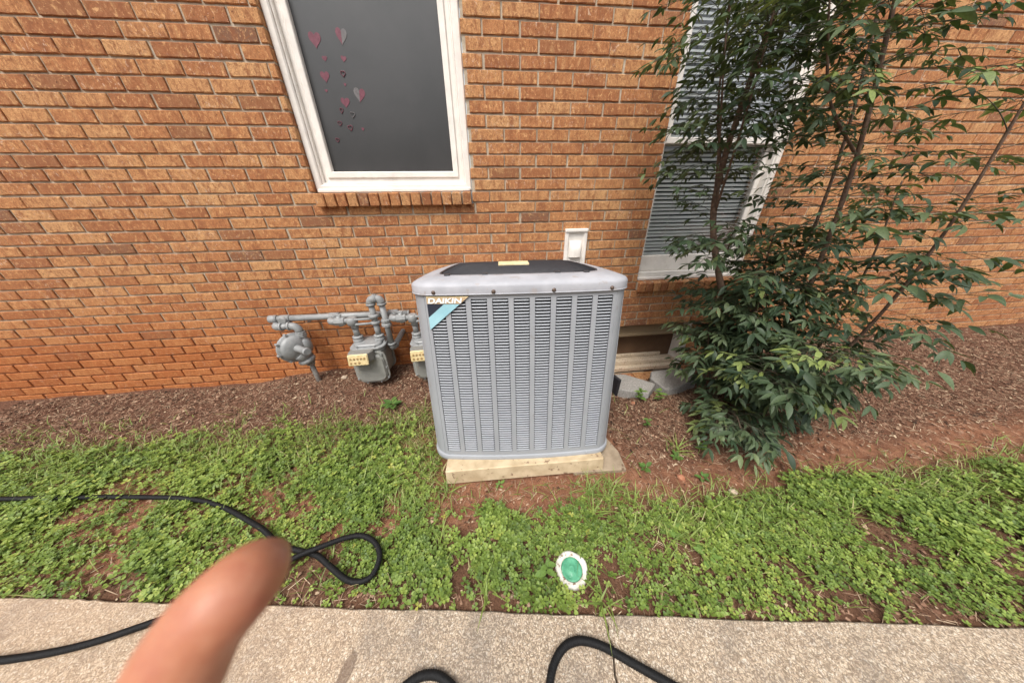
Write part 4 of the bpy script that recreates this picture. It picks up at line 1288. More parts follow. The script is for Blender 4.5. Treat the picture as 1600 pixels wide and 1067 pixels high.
def make_hose(pts, label, n, rad=0.0098, twist=0.0):
    base = Vector(pts[0])
    P = spline(pts, 24)
    # resample evenly for the ribs
    d = [0.0]
    for a, b in zip(P, P[1:]): d.append(d[-1] + (b - a).length)
    tot = d[-1]; step = 0.0022
    k = int(tot / step); out = []; rr = []
    j = 0
    for i in range(k + 1):
        s = i * step
        while j < len(d) - 2 and d[j + 1] < s: j += 1
        t = (s - d[j]) / max(1e-9, d[j + 1] - d[j])
        out.append(P[j].lerp(P[j + 1], min(1, max(0, t))))
        rr.append(rad * (1.0 + 0.05 * (1 if (i % 3) else -1.4)))
    me = MB().tube(out, rr, 14).mesh('garden_hose')
    o = link('garden_hose', me, M['hose'])
    tag(o, label, 'hose', 'black garden hose')
make_hose([(-2.4, -0.95, 0.02), (-1.75, -1.02, 0.02), (-1.35, -1.09, 0.02), (-1.028, -1.236, 0.024), (-0.885, -1.325, 0.024), (-0.780, -1.362, 0.022), (-0.711, -1.384, 0.018), (-0.644, -1.427, 0.018), (-0.566, -1.476, 0.018),
           (-0.512, -1.489, 0.018), (-0.474, -1.474, 0.019), (-0.464, -1.420, 0.024), (-0.497, -1.370, 0.028), (-0.557, -1.338, 0.030), (-0.621, -1.342, 0.036), (-0.705, -1.371, 0.046), (-0.767, -1.390, 0.045), (-0.90, -1.440, 0.028), (-1.15, -1.52, 0.02), (-1.5, -1.56, 0.02), (-2.3, -1.5, 0.02)],
          'black ribbed hose making a teardrop loop in the clover on the left', 10)
make_hose([(-0.48, -2.10, 0.0114), (-0.40, -1.90, 0.0114), (-0.335, -1.785, 0.0114), (-0.285, -1.748, 0.0114), (-0.235, -1.738, 0.0114), (-0.185, -1.752, 0.0114), (-0.130, -1.80, 0.0114), (-0.02, -1.95, 0.0114), (0.06, -1.93, 0.0114), (0.108, -1.815, 0.0114), (0.132, -1.768, 0.0114), (0.168, -1.736, 0.0114), (0.208, -1.724, 0.0114), (0.248, -1.727, 0.0114), (0.300, -1.746, 0.0114), (0.372, -1.788, 0.0114), (0.465, -1.842, 0.0114), (0.72, -1.99, 0.0114), (1.1, -2.25, 0.0114)],
          'black ribbed hose bending across the concrete walk in the foreground', 10, 0.0112)

def blob(r, seed, flat=0.6):
    rs = random.Random(seed); mb = MB()
    n, k = 8, 6; vs = [(0, 0, -r * flat)]
    for i in range(1, k):
        th = math.pi * i / k
        for j in range(n):
            a = 2 * math.pi * j / n; q = r * rs.uniform(0.75, 1.15)
            vs.append((q * math.sin(th) * math.cos(a), q * math.sin(th) * math.sin(a) * 0.8, -q * flat * math.cos(th)))
    vs.append((0, 0, r * flat))
    fs = [(0, 1 + (j + 1) % n, 1 + j) for j in range(n)]
    for i in range(k - 2):
        for j in range(n): fs.append((1 + i * n + j, 1 + i * n + (j + 1) % n, 1 + (i + 1) * n + (j + 1) % n, 1 + (i + 1) * n + j))
    e = len(vs) - 1
    fs += [(e, 1 + (k - 2) * n + j, 1 + (k - 2) * n + (j + 1) % n) for j in range(n)]
    mb.add(vs, fs, smooth=False)
    return mb
for i, (x, y, r_, mt, lab, nm, cat) in enumerate([
        (1.114, -1.338, 0.020, 'stone', 'pale round stone lying on bare soil at the right below the shrub', 'stone', 'stone'),
        (0.917, -1.388, 0.017, 'clod', 'small pinkish red lump at the edge of the clover on the right', 'clay_lump', 'clay'),
        (0.93, -1.235, 0.024, 'clod', 'flat red clay lump on bare soil right of the pad', 'clay_lump', 'clay'),
        (-1.126, -0.137, 0.024, 'stone', 'pale stone on the mulch between the regulator and the full gas meter', 'stone', 'stone'),
        (0.985, -0.66, 0.019, 'clod', 'reddish lump on the mulch in front of the first grey stone', 'clay_lump', 'clay'),
        (-0.40, -0.42, 0.013, 'stone', 'small tan stone on the mulch left of the air conditioner', 'stone', 'stone')]):
    o = blob(r_, i).build(nm, M[mt], None, (x, y, float(gz(x, y)) + r_ * 0.3), (0, 0, i))
    tag(o, lab, cat)

# ================================================================== VEGETATION
# --- leaf template: lanceolate, folded along the midrib, drooping tip; along +x, length 1
def leaf_template(width, droop, fold, n=5):
    xs = np.linspace(0, 1, n + 1)
    wd = width * np.sin(np.pi * np.clip(xs, 0.0, 1.0) ** 0.8) ** 0.85
    wd[0] = 0.02; wd[-1] = 0.0
    z = -droop * xs ** 2
    V = []
    for x, w, zz in zip(xs, wd, z):
        V += [(x, -w, zz + w * fold), (x, 0, zz), (x, w, zz + w * fold)]
    F = []
    for i in range(n):
        a = 3 * i
        F += [(a, a + 3, a + 4, a + 1), (a + 1, a + 4, a + 5, a + 2)]
    return np.array(V), np.array(F)
LEAFS = [leaf_template(0.14, 0.16, 0.35), leaf_template(0.165, 0.30, 0.25), leaf_template(0.12, 0.03, 0.4), leaf_template(0.185, 0.45, 0.3)]

def frame_from(dirs, ups):
    x = dirs / np.linalg.norm(dirs, axis=-1, keepdims=True)
    y = np.cross(ups, x); y /= np.linalg.norm(y, axis=-1, keepdims=True) + 1e-9
    z = np.cross(x, y)
    return np.stack([x, y, z], -1)

def make_shrub():
    sh = thing('leafy_shrub', 'tall leafy green shrub with thin brown stems in front of the right window', 'shrub', (1.72, -0.62, 0.0))
    o = Vector((1.72, -0.62, 0.0))
    rs = random.Random(21)
    canes = [
        ([(1.74, -0.58, -0.15), (1.69, -0.58, 0.22), (1.50, -0.58, 0.63), (1.25, -0.56, 1.17), (1.27, -0.52, 1.7), (1.36, -0.50, 2.25)], 0.024, 0.18, 54),
        ([(1.86, -0.70, -0.15), (1.80, -0.76, 0.6), (1.66, -0.80, 1.3), (1.50, -0.78, 1.9), (1.42, -0.72, 2.35)], 0.013, 0.25, 56),
        ([(1.96, -0.50, -0.15), (1.98, -0.52, 0.7), (1.90, -0.52, 1.5), (1.74, -0.46, 2.3)], 0.012, 0.22, 26),
        ([(1.62, -0.74, -0.1), (1.55, -0.86, 0.25), (1.46, -0.98, 0.42), (1.42, -1.06, 0.46)], 0.008, 0.2, 26),
        ([(1.98, -0.78, -0.1), (2.02, -0.92, 0.5), (1.98, -1.00, 1.05), (1.90, -1.02, 1.6)], 0.011, 0.15, 26),
        ([(1.82, -0.44, -0.2), (1.66, -0.38, 0.35), (1.62, -0.36, 0.75), (1.60, -0.36, 1.0)], 0.009, 0.3, 9),
        ([(1.62, -0.62, -0.1), (1.48, -0.62, 0.20), (1.44, -0.62, 0.40), (1.42, -0.6, 0.5)], 0.007, 0.25, 14),
        ([(1.70, -0.86, -0.1), (1.66, -0.98, 0.25), (1.60, -1.08, 0.5), (1.56, -1.14, 0.62)], 0.008, 0.12, 30),
        ([(1.52, -0.80, -0.1), (1.40, -0.92, 0.10), (1.34, -1.04, 0.17), (1.29, -1.12, 0.17)], 0.006, 0.25, 14),
        ([(1.66, -0.66, -0.1), (1.58, -0.66, 0.35), (1.60, -0.68, 0.6), (1.62, -0.70, 0.85)], 0.008, 0.15, 16),
        ([(1.26, -0.56, 1.12), (1.16, -0.58, 1.45), (1.09, -0.56, 1.75), (1.05, -0.52, 2.05)], 0.006, 0.25, 17),
        ([(1.25, -0.57, 1.18), (1.16, -0.68, 1.48), (1.12, -0.72, 1.75), (1.09, -0.72, 2.0)], 0.006, 0.25, 17),
        ([(1.27, -0.54, 1.30), (1.22, -0.44, 1.6), (1.20, -0.38, 1.9), (1.18, -0.36, 2.2)], 0.006, 0.2, 15),
        ([(1.62, -0.80, 1.40), (1.36, -0.84, 1.55), (1.22, -0.86, 1.72), (1.14, -0.86, 1.88)], 0.006, 0.3, 17),
        ([(1.66, -0.70, -0.1), (1.62, -0.72, 0.35), (1.60, -0.74, 0.65), (1.57, -0.74, 0.88)], 0.008, 0.35, 22),
        ([(1.78, -0.60, -0.1), (1.74, -0.58, 0.4), (1.70, -0.56, 0.8), (1.66, -0.56, 1.10)], 0.008, 0.35, 20),
        ([(2.15, -0.66, -0.1), (2.20, -0.70, 0.5), (2.16, -0.72, 0.9), (2.1, -0.7, 1.3)], 0.009, 0.12, 16),
    ]
    P_, D_, U_, L_, T_ = [], [], [], [], []
    twigs = MB()
    def leaflet(p, d, L, tint):
        up = Vector((rs.gauss(0, 0.35), rs.gauss(0, 0.35), 1.0))
        P_.append(p); D_.append(d); U_.append(up); L_.append(L); T_.append(tint)
    for ci, (pts, rad, t0, nf) in enumerate(canes):
        C = spline(pts, 10); k = len(C)
        mb = MB(); mb.tube([p - o for p in C], [rad * (1 - 0.65 * i / (k - 1)) * (1 + 0.08 * math.sin(i * 1.7)) for i in range(k)], 8)
        mb.build('stem', M['bark'], sh)
        nf = int(nf * (2.0 if pts[-1][2] > 1.2 else 1.8))
        for f in range(nf):
            t = t0 + (1 - t0) * (f + rs.random()) / nf
            if t > 0.995: t = 0.995
            i = int(t * (k - 1)); p = C[i]
            if pts[0][2] < 0.5 and p.z < 1.28 and p.z > 0.92 and p.x < 1.48 and rs.random() < 0.12: continue
            if 0.52 < p.z < 0.92 and p.x < 1.48 and rs.random() < 0.62: continue
            ax = (C[min(i + 1, k - 1)] - C[max(i - 1, 0)]).normalized()
            az = f * 2.4 + rs.uniform(-0.5, 0.5)
            out = Vector((math.cos(az), math.sin(az), 0))
            # keep off the wall
            if p.y + out.y * 0.35 > -0.10: out.y = -abs(out.y)
            d = (out + ax * 0.35 + Vector((0, 0, rs.uniform(-0.1, 0.25)))).normalized()
            young = rs.random() < (0.10 if p.y < -0.7 or p.z > 1.9 else 0.04)
            FL = rs.uniform(0.17, 0.36) * (1.15 if p.z > 1.0 else 0.95)
            if p.z < 0.55: FL *= 0.75
            base_t = rs.uniform(0.0, 0.75)
            n = 6; q = p.copy(); path = [q.copy()]
            dd = d.copy()
            sags = rs.uniform(0.05, 0.17)
            for s in range(n):
                dd = (dd + Vector((0, 0, -sags))).normalized()
                q = q + dd * FL / n
                path.append(q.copy())
            twigs.tube([a - o for a in path], [0.0016 * (1 - 0.6 * s / n) for s in range(n + 1)], 4, cap=False)
            side = dd.cross(Vector((0, 0, 1))).normalized()
            for s in range(2, n + 1):
                pp = path[s]; dv = (path[s] - path[s - 1]).normalized()
                sizes = rs.uniform(0.046, 0.082) * (0.76 if p.z > 1.1 else 1.0) * (1.0 if not young else 1.05)
                if s == n:
                    leaflet(pp, (dv + Vector((0, 0, -0.15))), sizes, 0)
                    T_[-1] = min(1, base_t + rs.uniform(-0.1, 0.2)) if not young else rs.uniform(0.9, 1)
                for sg in (-1, 1):
                    if rs.random() < 0.12: continue
                    dl = (dv * rs.uniform(0.4, 0.9) + side * sg * rs.uniform(0.7, 1.1) + Vector((0, 0, rs.uniform(-0.45, 0.15)))).normalized()
                    if s in (2, 3, 4) and rs.random() < 0.75:
                        # secondary stalk with three leaflets
                        st = rs.uniform(0.035, 0.07); e = pp + dl * st
                        twigs.tube([pp - o, e - o], 0.0012, 3, cap=False)
                        for w_ in (-0.8, 0.0, 0.8):
                            d3 = (dl + dl.cross(Vector((0, 0, 1))).normalized() * w_ + Vector((0, 0, rs.uniform(-0.35, 0.1)))).normalized()
                            leaflet(e, d3, sizes * rs.uniform(0.75, 1.1), 0)
                            T_[-1] = min(0.84, max(0, base_t + rs.uniform(-0.15, 0.2))) if not young else rs.uniform(0.9, 1)
                    else:
                        leaflet(pp, dl, sizes * rs.uniform(0.8, 1.15), 0)
                        T_[-1] = min(0.84, max(0, base_t + rs.uniform(-0.15, 0.2))) if not young else rs.uniform(0.9, 1)
    P = np.array([tuple(v) for v in P_]); D = np.array([tuple(v) for v in D_]); U = np.array([tuple(v) for v in U_]); L = np.array(L_); T = np.array(T_)
    keep = (P[:, 1] < -0.05) & (P[:, 2] > 0.0)
    P, D, U, L, T = P[keep], D[keep], U[keep], L[keep], T[keep]
    FR = frame_from(D, U)
    d = P - np.array(CAM); z = d @ np.array(CF)
    px = 800 + 418 * (d @ np.array(CR)) / z; py = 533.5 - 418 * (d @ np.array(CU)) / z
    vis = (px > 960) & (px < 1196) & (py > 0) & (py < 1000)
    size = np.where(vis, L / z, -1)
    # prefer leaves standing free at the front of the crown
    score = size + np.where(vis, 0.012 * (py < 420), 0) - 0.010 * np.maximum(0, z - 1.5)
    order = np.argsort(-np.where(vis, score, -9)); single = set(order[:300].tolist())
    meshes = {}
    for i in single:
        v = i % 4; tq = round(float(T[i]) * 10) / 10
        if (v, tq) not in meshes:
            tv, tf = LEAFS[v]
            me = arr_mesh('leaf', tv, tf, np.full(len(tf), tq), True); me.materials.append(M['shrub']); meshes[(v, tq)] = me
        ob = link('leaf', meshes[(v, tq)], None, sh)
        m4 = Matrix([[float(FR[i, r, c] * L[i]) for c in range(3)] + [float(P[i, r] - o[r])] for r in range(3)] + [[0, 0, 0, 1]])
        ob.matrix_local = m4
    rest = np.array([i for i in range(len(P)) if i not in single])
    VV, FF, TT = [], [], []; cnt = 0
    for v in range(4):
        idx = rest[rest % 4 == v]
        tv, tf = LEAFS[v]
        V, F = scatter(tv, tf, FR[idx] * L[idx][:, None, None], P[idx] - np.array(o))
        VV.append(V); FF.append(F + cnt); cnt += len(V); TT.append(np.repeat(T[idx], len(tf)))
    fo = link('foliage', arr_mesh('foliage', np.concatenate(VV), np.concatenate(FF), np.concatenate(TT), True), M['shrub'], sh); fo['kind'] = 'stuff'
    tw = twigs.build('twigs', M['twig'], sh); tw['kind'] = 'stuff'
    # clusters of green berries at the top
    for (x, y, zz, n) in ((1.30, -0.62, 1.93, 60), (1.12, -0.60, 1.84, 40), (1.42, -0.7, 1.97, 60), (1.24, -0.78, 1.86, 36)):
        mb = MB()
        for _ in range(n):
            c = Vector((x + rs.gauss(0, 0.045), y + rs.gauss(0, 0.045), zz + rs.gauss(0, 0.055))) - o
            r_ = rs.uniform(0.0042, 0.0066)
            mb.lathe([(r_ * 0.3, -r_ * .95), (r_ * 0.85, -r_ * 0.5), (r_, 0), (r_ * 0.85, r_ * 0.5), (r_ * 0.3, r_ * .95)], 6, Matrix.Translation(c))
        b = mb.build('berry_cluster', M['berry'], sh); b['kind'] = 'stuff'
    return len(P)
make_shrub()

# --- ground cover -------------------------------------------------------------
def blocked(x, y):
    s = y - path_y(x)
    b = s < 0.004
    b |= (np.abs(x - 0.175) < 0.42) & (y > -1.135) & (y < -0.2)
    b |= (x > 0.40) & (x < 0.69) & (y > -1.15) & (y < -0.55)
    b |= (x - 0.263) ** 2 + (y + 1.540) ** 2 < 0.054 ** 2
    b |= y > -0.03
    return b

def lawn_density(x, y):
    """0..1 how green the ground is"""
    s = y - path_y(x)
    nz = vnoise(x, y, 5) * 0.6 + vnoise(x, y, 13) * 0.4
    left = 1 - sstep(x, -0.42, -0.20)
    mid = sstep(x, -0.42, -0.20) * (1 - sstep(x, 0.50, 0.66))
    right = sstep(x, 0.50, 0.66)
    yl = -0.66 + 0.22 * (nz - 0.5)
    ym = -1.285 + 0.12 * (nz - 0.5)
    yr = -1.36 + 0.20 * (nz - 0.5)
    dl = 1 - sstep(y, yl - 0.10, yl + 0.10)
    dm = 1 - sstep(y, ym - 0.05, ym + 0.05)
    dr = 1 - sstep(y, yr - 0.06, yr + 0.05)
    d = left * dl + mid * dm + right * dr * 0.88
    # thin near the walk's edge and bare patches
    d = d * (0.55 + 0.45 * sstep(s, 0.03, 0.14))
    bare = vnoise(x, y, 4.3 + 0)
    d = d * (1 - 0.85 * sstep(vnoise(x + 9, y - 4, 6.5), 0.72, 0.86) )
    d = d * (1 - 0.8 * np.exp(-(((x - 0.60) / 0.16) ** 2 + ((y + 1.60) / 0.045) ** 2)))
    d = d * (1 - 0.8 * np.exp(-(((x + 0.17) / 0.07) ** 2 + ((y + 1.33) / 0.07) ** 2)))
    d = d * (1 - 0.75 * np.exp(-(((x + 0.50) / 0.16) ** 2 + ((y + 1.535) / 0.03) ** 2)))
    # thin dry strip left of the machine
    d = d * (1 - 0.6 * sstep(x, -0.62, -0.36) * (1 - sstep(x, -0.22, -0.15)) * sstep(y, -1.22, -1.05))
    return np.clip(d, 0, 1)

def sample(n, x0, x1, y0, y1, dens):
    x = RNG.uniform(x0, x1, n); y = RNG.uniform(y0, y1, n)
    k = (RNG.random(n) < dens(x, y)) & ~blocked(x, y)
    return x[k], y[k]

def make_clover():
    # one leaflet: heart-shaped, notch at the tip, folded on the midrib
    tv = np.array([(0, 0, 0), (0.55, -0.46, 0.07), (0.98, -0.36, 0.10), (0.90, 0, 0.0), (0.98, 0.36, 0.10), (0.55, 0.46, 0.07)], float)
    tf = np.array([(0, 1, 3), (1, 2, 3), (0, 3, 5), (3, 4, 5)])
    def dens(x, y):
        clump = sstep(vnoise(x + 3, y + 8, 9), 0.22, 0.55)
        near = 0.24 + 0.76 * (1 - sstep(y - path_y(x), 0.40, 0.75))
        return lawn_density(x, y) * (0.13 + 0.74 * clump) * near
    x, y = sample(150000, -3.0, 3.6, -2.1, -0.35, dens)
    n = len(x)
    big = sstep(vnoise(x - 5, y + 2, 4), 0.3, 0.8)
    r = RNG.uniform(0.0085, 0.0150, n) * (0.85 + 0.35 * big)
    h = RNG.uniform(0.008, 0.040, n) * (0.7 + 0.5 * big)
    az = RNG.uniform(0, 2 * np.pi, n); tilt = RNG.normal(0, 0.32, n); td = RNG.uniform(0, 2 * np.pi, n)
    tint = np.clip(0.45 + 0.5 * (vnoise(x, y, 7) - 0.5) + RNG.normal(0, 0.22, n), 0, 0.86)
    tint[RNG.random(n) < 0.004] = 1.0
    Mt = rotz(td) @ rotx(tilt) @ rotz(-td)
    VV, FF, TT, c = [], [], [], 0
    for k in range(3):
        a = az + k * 2 * np.pi / 3 + RNG.normal(0, 0.1, n)
        Mk = Mt @ rotz(a) @ roty(RNG.normal(-0.08, 0.16, n)) * r[:, None, None]
        V, F = scatter(tv, tf, Mk, np.stack([x, y, gz(x, y) + h], -1))
        VV.append(V); FF.append(F + c); c += len(V); TT.append(np.repeat(np.clip(tint + RNG.normal(0, 0.05, n), 0, 1), 4))
    # stalks
    sv = np.array([(-0.5, 0, 0), (0.5, 0, 0), (0.5, 0, 1), (-0.5, 0, 1)], float)
    S = np.zeros((n, 3, 3)); S[:, 0, 0] = 0.0012; S[:, 1, 1] = 1; S[:, 2, 2] = h
    V, F = scatter(sv, np.array([(0, 1, 2), (0, 2, 3)]), rotz(az) @ S, np.stack([x, y, gz(x, y)], -1))
    VV.append(V); FF.append(F + c); TT.append(np.repeat(tint * 0.8, 2))
    o = link('clover', arr_mesh('clover', np.concatenate(VV), np.concatenate(FF), np.concatenate(TT)), M['clover'])
    tag(o, 'low green clover spreading between the bare soil and the concrete walk', 'clover', kind='stuff')

def blades(x, y, length, width, lean, az, tint, z0=None, n=4, curl=1.0):
    """curved tapered strips; returns V, F, T"""
    k = len(x)
    ts = np.linspace(0, 1, n + 1)
    V = np.zeros((k, (n + 1) * 2, 3))
    ca, sa = np.cos(az), np.sin(az)
    ang = lean[:, None] + curl * ts[None] * (1.0 - 0.1 * ts[None]) * 0.9
    dx = np.sin(ang); dz = np.cos(ang)
    hx = np.concatenate([np.zeros((k, 1)), np.cumsum((dx[:, 1:] + dx[:, :-1]) / 2, 1) / n], 1) * length[:, None]
    hz = np.concatenate([np.zeros((k, 1)), np.cumsum((dz[:, 1:] + dz[:, :-1]) / 2, 1) / n], 1) * length[:, None]
    base = gz(x, y) if z0 is None else z0
    for i, t in enumerate(ts):
        w = width * (1 - t ** 1.6) * 0.5 * (0.6 + 0.4 * min(1, t * 5)) + 0.00015
        cx = x + ca * hx[:, i]; cy = y + sa * hx[:, i]; cz = np.maximum(base + hz[:, i], base + 0.003)
        V[:, 2 * i] = np.stack([cx - sa * w, cy + ca * w, cz + 0.15 * w], -1)
        V[:, 2 * i + 1] = np.stack([cx + sa * w, cy - ca * w, cz], -1)
    f = np.array([(2 * i, 2 * i + 1, 2 * i + 3, 2 * i + 2) for i in range(n)])
    F = f[None] + (np.arange(k) * (2 * (n + 1)))[:, None, None]
    return V.reshape(-1, 3), F.reshape(-1, 4), np.repeat(tint, n)

def make_grass():
    def dens(x, y):
        s = y - path_y(x)
        up = sstep(s, 0.30, 0.62)
        d = lawn_density(x, y)
        fringe = np.exp(-((y + 0.60) / 0.16) ** 2) * (x < -0.3) * 0.35 * sstep(vnoise(x + 2, y, 7), 0.45, 0.7)
        strip = sstep(x, -0.66, -0.42) * (1 - sstep(x, -0.24, -0.17)) * sstep(y, -1.30, -1.15) * (1 - sstep(y, -0.62, -0.5)) * 0.75
        front = sstep(x, -0.3, -0.1) * (1 - sstep(x, 0.5, 0.6)) * sstep(y, -1.33, -1.28) * (1 - sstep(y, -1.20, -1.13)) * 0.10
        tuft = np.exp(-(((x - 0.52) / 0.11) ** 2 + ((y + 1.27) / 0.07) ** 2)) * 1.3
        rt = sstep(x, 0.55, 0.7) * np.exp(-((y + 1.40) / 0.10) ** 2) * 0.7
        weedy = sstep(x, 0.66, 0.75) * (1 - sstep(x, 1.0, 1.2)) * np.exp(-((y + 1.0) / 0.22) ** 2) * 0.22 * sstep(vnoise(x, y, 12), 0.5, 0.7)
        return np.clip(d * (0.12 + 0.95 * up * (x < 0.2)) + fringe + strip + front + tuft + rt + weedy, 0, 1)
    x, y = sample(75000, -3.0, 3.6, -2.1, -0.25, dens)
    n = len(x)
    L = RNG.uniform(0.03, 0.095, n); W = RNG.uniform(0.002, 0.0052, n)
    tint = np.clip(0.42 + 0.5 * (vnoise(x + 1, y, 6) - 0.5) + RNG.normal(0, 0.15, n), 0, 0.8)
    dry = (RNG.random(n) < 0.10 + 0.25 * sstep(x, -0.7, -0.4) * (1 - sstep(x, -0.2, 0)) * sstep(y, -1.2, -1.0)); tint[dry] = RNG.uniform(0.85, 1, dry.sum())
    parts = [blades(x, y, L, W, RNG.uniform(0.05, 0.9, n), RNG.uniform(0, 2 * np.pi, n), tint, curl=1.1)]
    # crabgrass: broad blades radiating from a crown
    cl = [(0.774, -1.505), (0.69, -1.48), (0.83, -1.43), (0.55, -1.44), (0.95, -1.50), (0.338, -1.640), (-0.235, -1.394), (-0.30, -1.47), (-0.66, -1.12), (-0.95, -0.95), (-0.78, -0.86),
          (-1.1, -0.74), (-0.24, -1.16), (-0.52, -0.78), (0.62, -1.33), (0.50, -1.30), (0.44, -1.26), (0.56, -1.24), (0.98, -1.42), (1.1, -1.5), (1.25, -1.45), (0.07, -1.35), (-0.06, -1.56), (-1.5, -1.1), (-1.7, -0.8), (-1.36, -0.54), (-2.0, -1.2), (1.5, -1.5), (1.8, -1.6),
          (-0.9, -0.63), (-0.73, -0.58), (1.02, -1.07), (-0.40, -0.92), (-0.33, -1.02), (-0.70, -0.50), (0.42, -1.36), (0.66, -1.56), (0.88, -1.60)]
    X, Y, LL, WW, LE, AZ, TT = [], [], [], [], [], [], []
    for (cx, cy) in cl:
        k = RNG.integers(8, 16)
        a0 = RNG.uniform(0, 6.28)
        for i in range(k):
            X.append(cx + RNG.normal(0, 0.012)); Y.append(cy + RNG.normal(0, 0.012)); LL.append(RNG.uniform(0.05, 0.13)); WW.append(RNG.uniform(0.0045, 0.0085))
            LE.append(RNG.uniform(0.35, 1.15)); AZ.append(a0 + i * 2.4); TT.append(np.clip(RNG.normal(0.5, 0.13), 0.2, 0.78))
    # one long blade flopped over the walk
    X += [0.338, 0.345]; Y += [-1.630, -1.640]; LL += [0.15, 0.09]; WW += [0.006, 0.005]; LE += [1.0, 0.9]; AZ += [-1.75, -1.4]; TT += [0.6, 0.7]
    a = [np.array(q, float) for q in (X, Y, LL, WW, LE, AZ, TT)]
    ok = ~blocked(a[0], a[1])
    a = [q[ok] for q in a]
    parts.append(blades(a[0], a[1], a[2], a[3], a[4], a[5], a[6], n=5, curl=0.75))
    V, F, T, c = [], [], [], 0
    for v, f, t in parts: V.append(v); F.append(f + c); c += len(v); T.append(t)
    o = link('grass', arr_mesh('grass', np.concatenate(V), np.concatenate(F), np.concatenate(T)), M['grass'])
    tag(o, 'short green grass and crabgrass growing through the clover', 'grass', kind='stuff')

def make_litter():
    def dens(x, y):
        g = lawn_density(x, y)
        m = sstep(y, -0.95, -0.45)
        right = sstep(x, 0.6, 0.75) * sstep(y, -1.2, -1.0)
        edge = np.exp(-((y - path_y(x)) / 0.05) ** 2)
        return np.clip(0.22 + 0.75 * np.maximum(m, right) + 0.5 * edge, 0, 1) * (1 - 0.35 * g)
    x, y = sample(210000, -3.5, 5.6, -2.1, -0.02, dens)
    n = len(x)
    sv = np.array([(-0.5, -0.5, 0), (0.0, -0.6, 0.25), (0.5, -0.3, 0), (0.5, 0.3, 0), (0.0, 0.5, 0.3), (-0.5, 0.5, 0)], float)
    sf = np.array([(0, 1, 4, 5), (1, 2, 3, 4)])
    chip = RNG.random(n) < 0.35
    L = np.where(chip, RNG.uniform(0.006, 0.020, n), RNG.uniform(0.014, 0.055, n))
    W = np.where(chip, L * RNG.uniform(0.3, 0.7, n), RNG.uniform(0.0009, 0.0024, n))
    S = np.zeros((n, 3, 3)); S[:, 0, 0] = L; S[:, 1, 1] = W; S[:, 2, 2] = np.maximum(W, 0.003)
    Mx = rotz(RNG.uniform(0, 6.28, n)) @ roty(RNG.normal(0, 0.22, n)) @ rotx(RNG.normal(0, 0.35, n)) @ S
    V, F = scatter(sv, sf, Mx, np.stack([x, y, gz(x, y) + RNG.uniform(0.001, 0.008, n)], -1))
    t = np.clip(0.36 + 0.16 * (~chip) + RNG.normal(0, 0.30, n), 0, 1)
    t = np.where((y < -1.1), t + 0.12, t)
    o = link('leaf_litter', arr_mesh('leaf_litter', V, F, np.repeat(np.clip(t, 0, 1), 2)), M['litter'])
    tag(o, 'dry straw, bark chips and brown needles scattered over the soil', 'leaf litter', kind='stuff')
make_clover(); make_grass(); make_litter()

# --- single weeds, each a plant with its own leaves ---------------------------
def oval_leaf():
    V, F = leaf_template(0.27, 0.15, 0.2, 5); return V, F
def make_weeds():
    spec = [(-0.666, -0.487, 'rosette', 7, 0.075, 0.35, 'blue-green rosette weed on the mulch left of the air conditioner'),
            (1.05, -0.63, 'stalk', 12, 0.045, 0.8, 'tall round-leaved weed right in front of the first grey stone'),
            (1.17, -0.66, 'stalk', 10, 0.050, 0.9, 'bright leafy weed in front of the gap between the grey stones'),
            (0.94, -0.90, 'stalk', 7, 0.032, 0.4, 'small weed on dark mulch just right of the air conditioner'),
            (1.14, -1.10, 'stalk', 9, 0.035, 0.95, 'bright green weed sprig on bare soil below the shrub'),
            (0.98, -1.12, 'rosette', 9, 0.036, 0.5, 'spreading small-leaved weed between the pad corner and the shrub'),
            (0.78, -1.16, 'rosette', 8, 0.034, 0.45, 'low weed patch just right of the old slab'),
            (1.03, -1.25, 'rosette', 5, 0.034, 0.3, 'pale three-leaved weed alone on the bare red soil at right'),
            (0.72, -1.455, 'rosette', 9, 0.048, 0.95, 'bright yellow-green broad-leaved weed in the right part of the clover'),
            (0.80, -1.56, 'rosette', 9, 0.046, 1.0, 'yellow-green leafy weed near the walk on the right'),
            (0.02, -1.165, 'rosette', 5, 0.026, 0.9, 'tiny bright sprig against the front of the pale pad'),
            (0.165, -1.545, 'stalk', 6, 0.048, 1.0, 'small bright sprig in the clover left of the green plug')]
    tv, tf = oval_leaf()
    rs = random.Random(4)
    for (x, y, kind, n, L, t, lab) in spec:
        z = float(gz(x, y))
        w = thing('weed', lab, 'weed', (x, y, z), (0, 0, 0), 'weeds in the garden bed')
        H = 0.0
        if kind == 'stalk':
            H = L * 2.2
            top = Vector((rs.uniform(-0.02, 0.02), rs.uniform(-0.02, 0.02), H))
            MB().tube([(0, 0, -0.01), top * 0.5 + Vector((0.004, 0, 0)), top], [0.0022, 0.0018, 0.001], 5).build('stem', M['weed'], w)
        for i in range(n):
            a = i * 2.4 + rs.random()
            if kind == 'stalk': f = (i + 0.5) / n; p = Vector((0, 0, H * (0.2 + 0.8 * f))); el = rs.uniform(0.0, 0.5)
            else: p = Vector((math.cos(a), math.sin(a), 0)) * rs.uniform(0.0, 0.35) * L + Vector((0, 0, rs.uniform(0.004, 0.02))); el = rs.uniform(0.05, 0.5)
            d = np.array([[math.cos(a) * math.cos(el), math.sin(a) * math.cos(el), math.sin(el)]])
            FR = frame_from(d, np.array([[0, 0, 1.0]]))[0] * L * rs.uniform(0.65, 1.1)
            me = arr_mesh('leaf', tv @ FR.T + np.array(p), tf, np.full(len(tf), min(1, max(0, t + rs.uniform(-0.2, 0.1)))), True)
            link('leaf', me, M['weed'], w)
make_weeds()

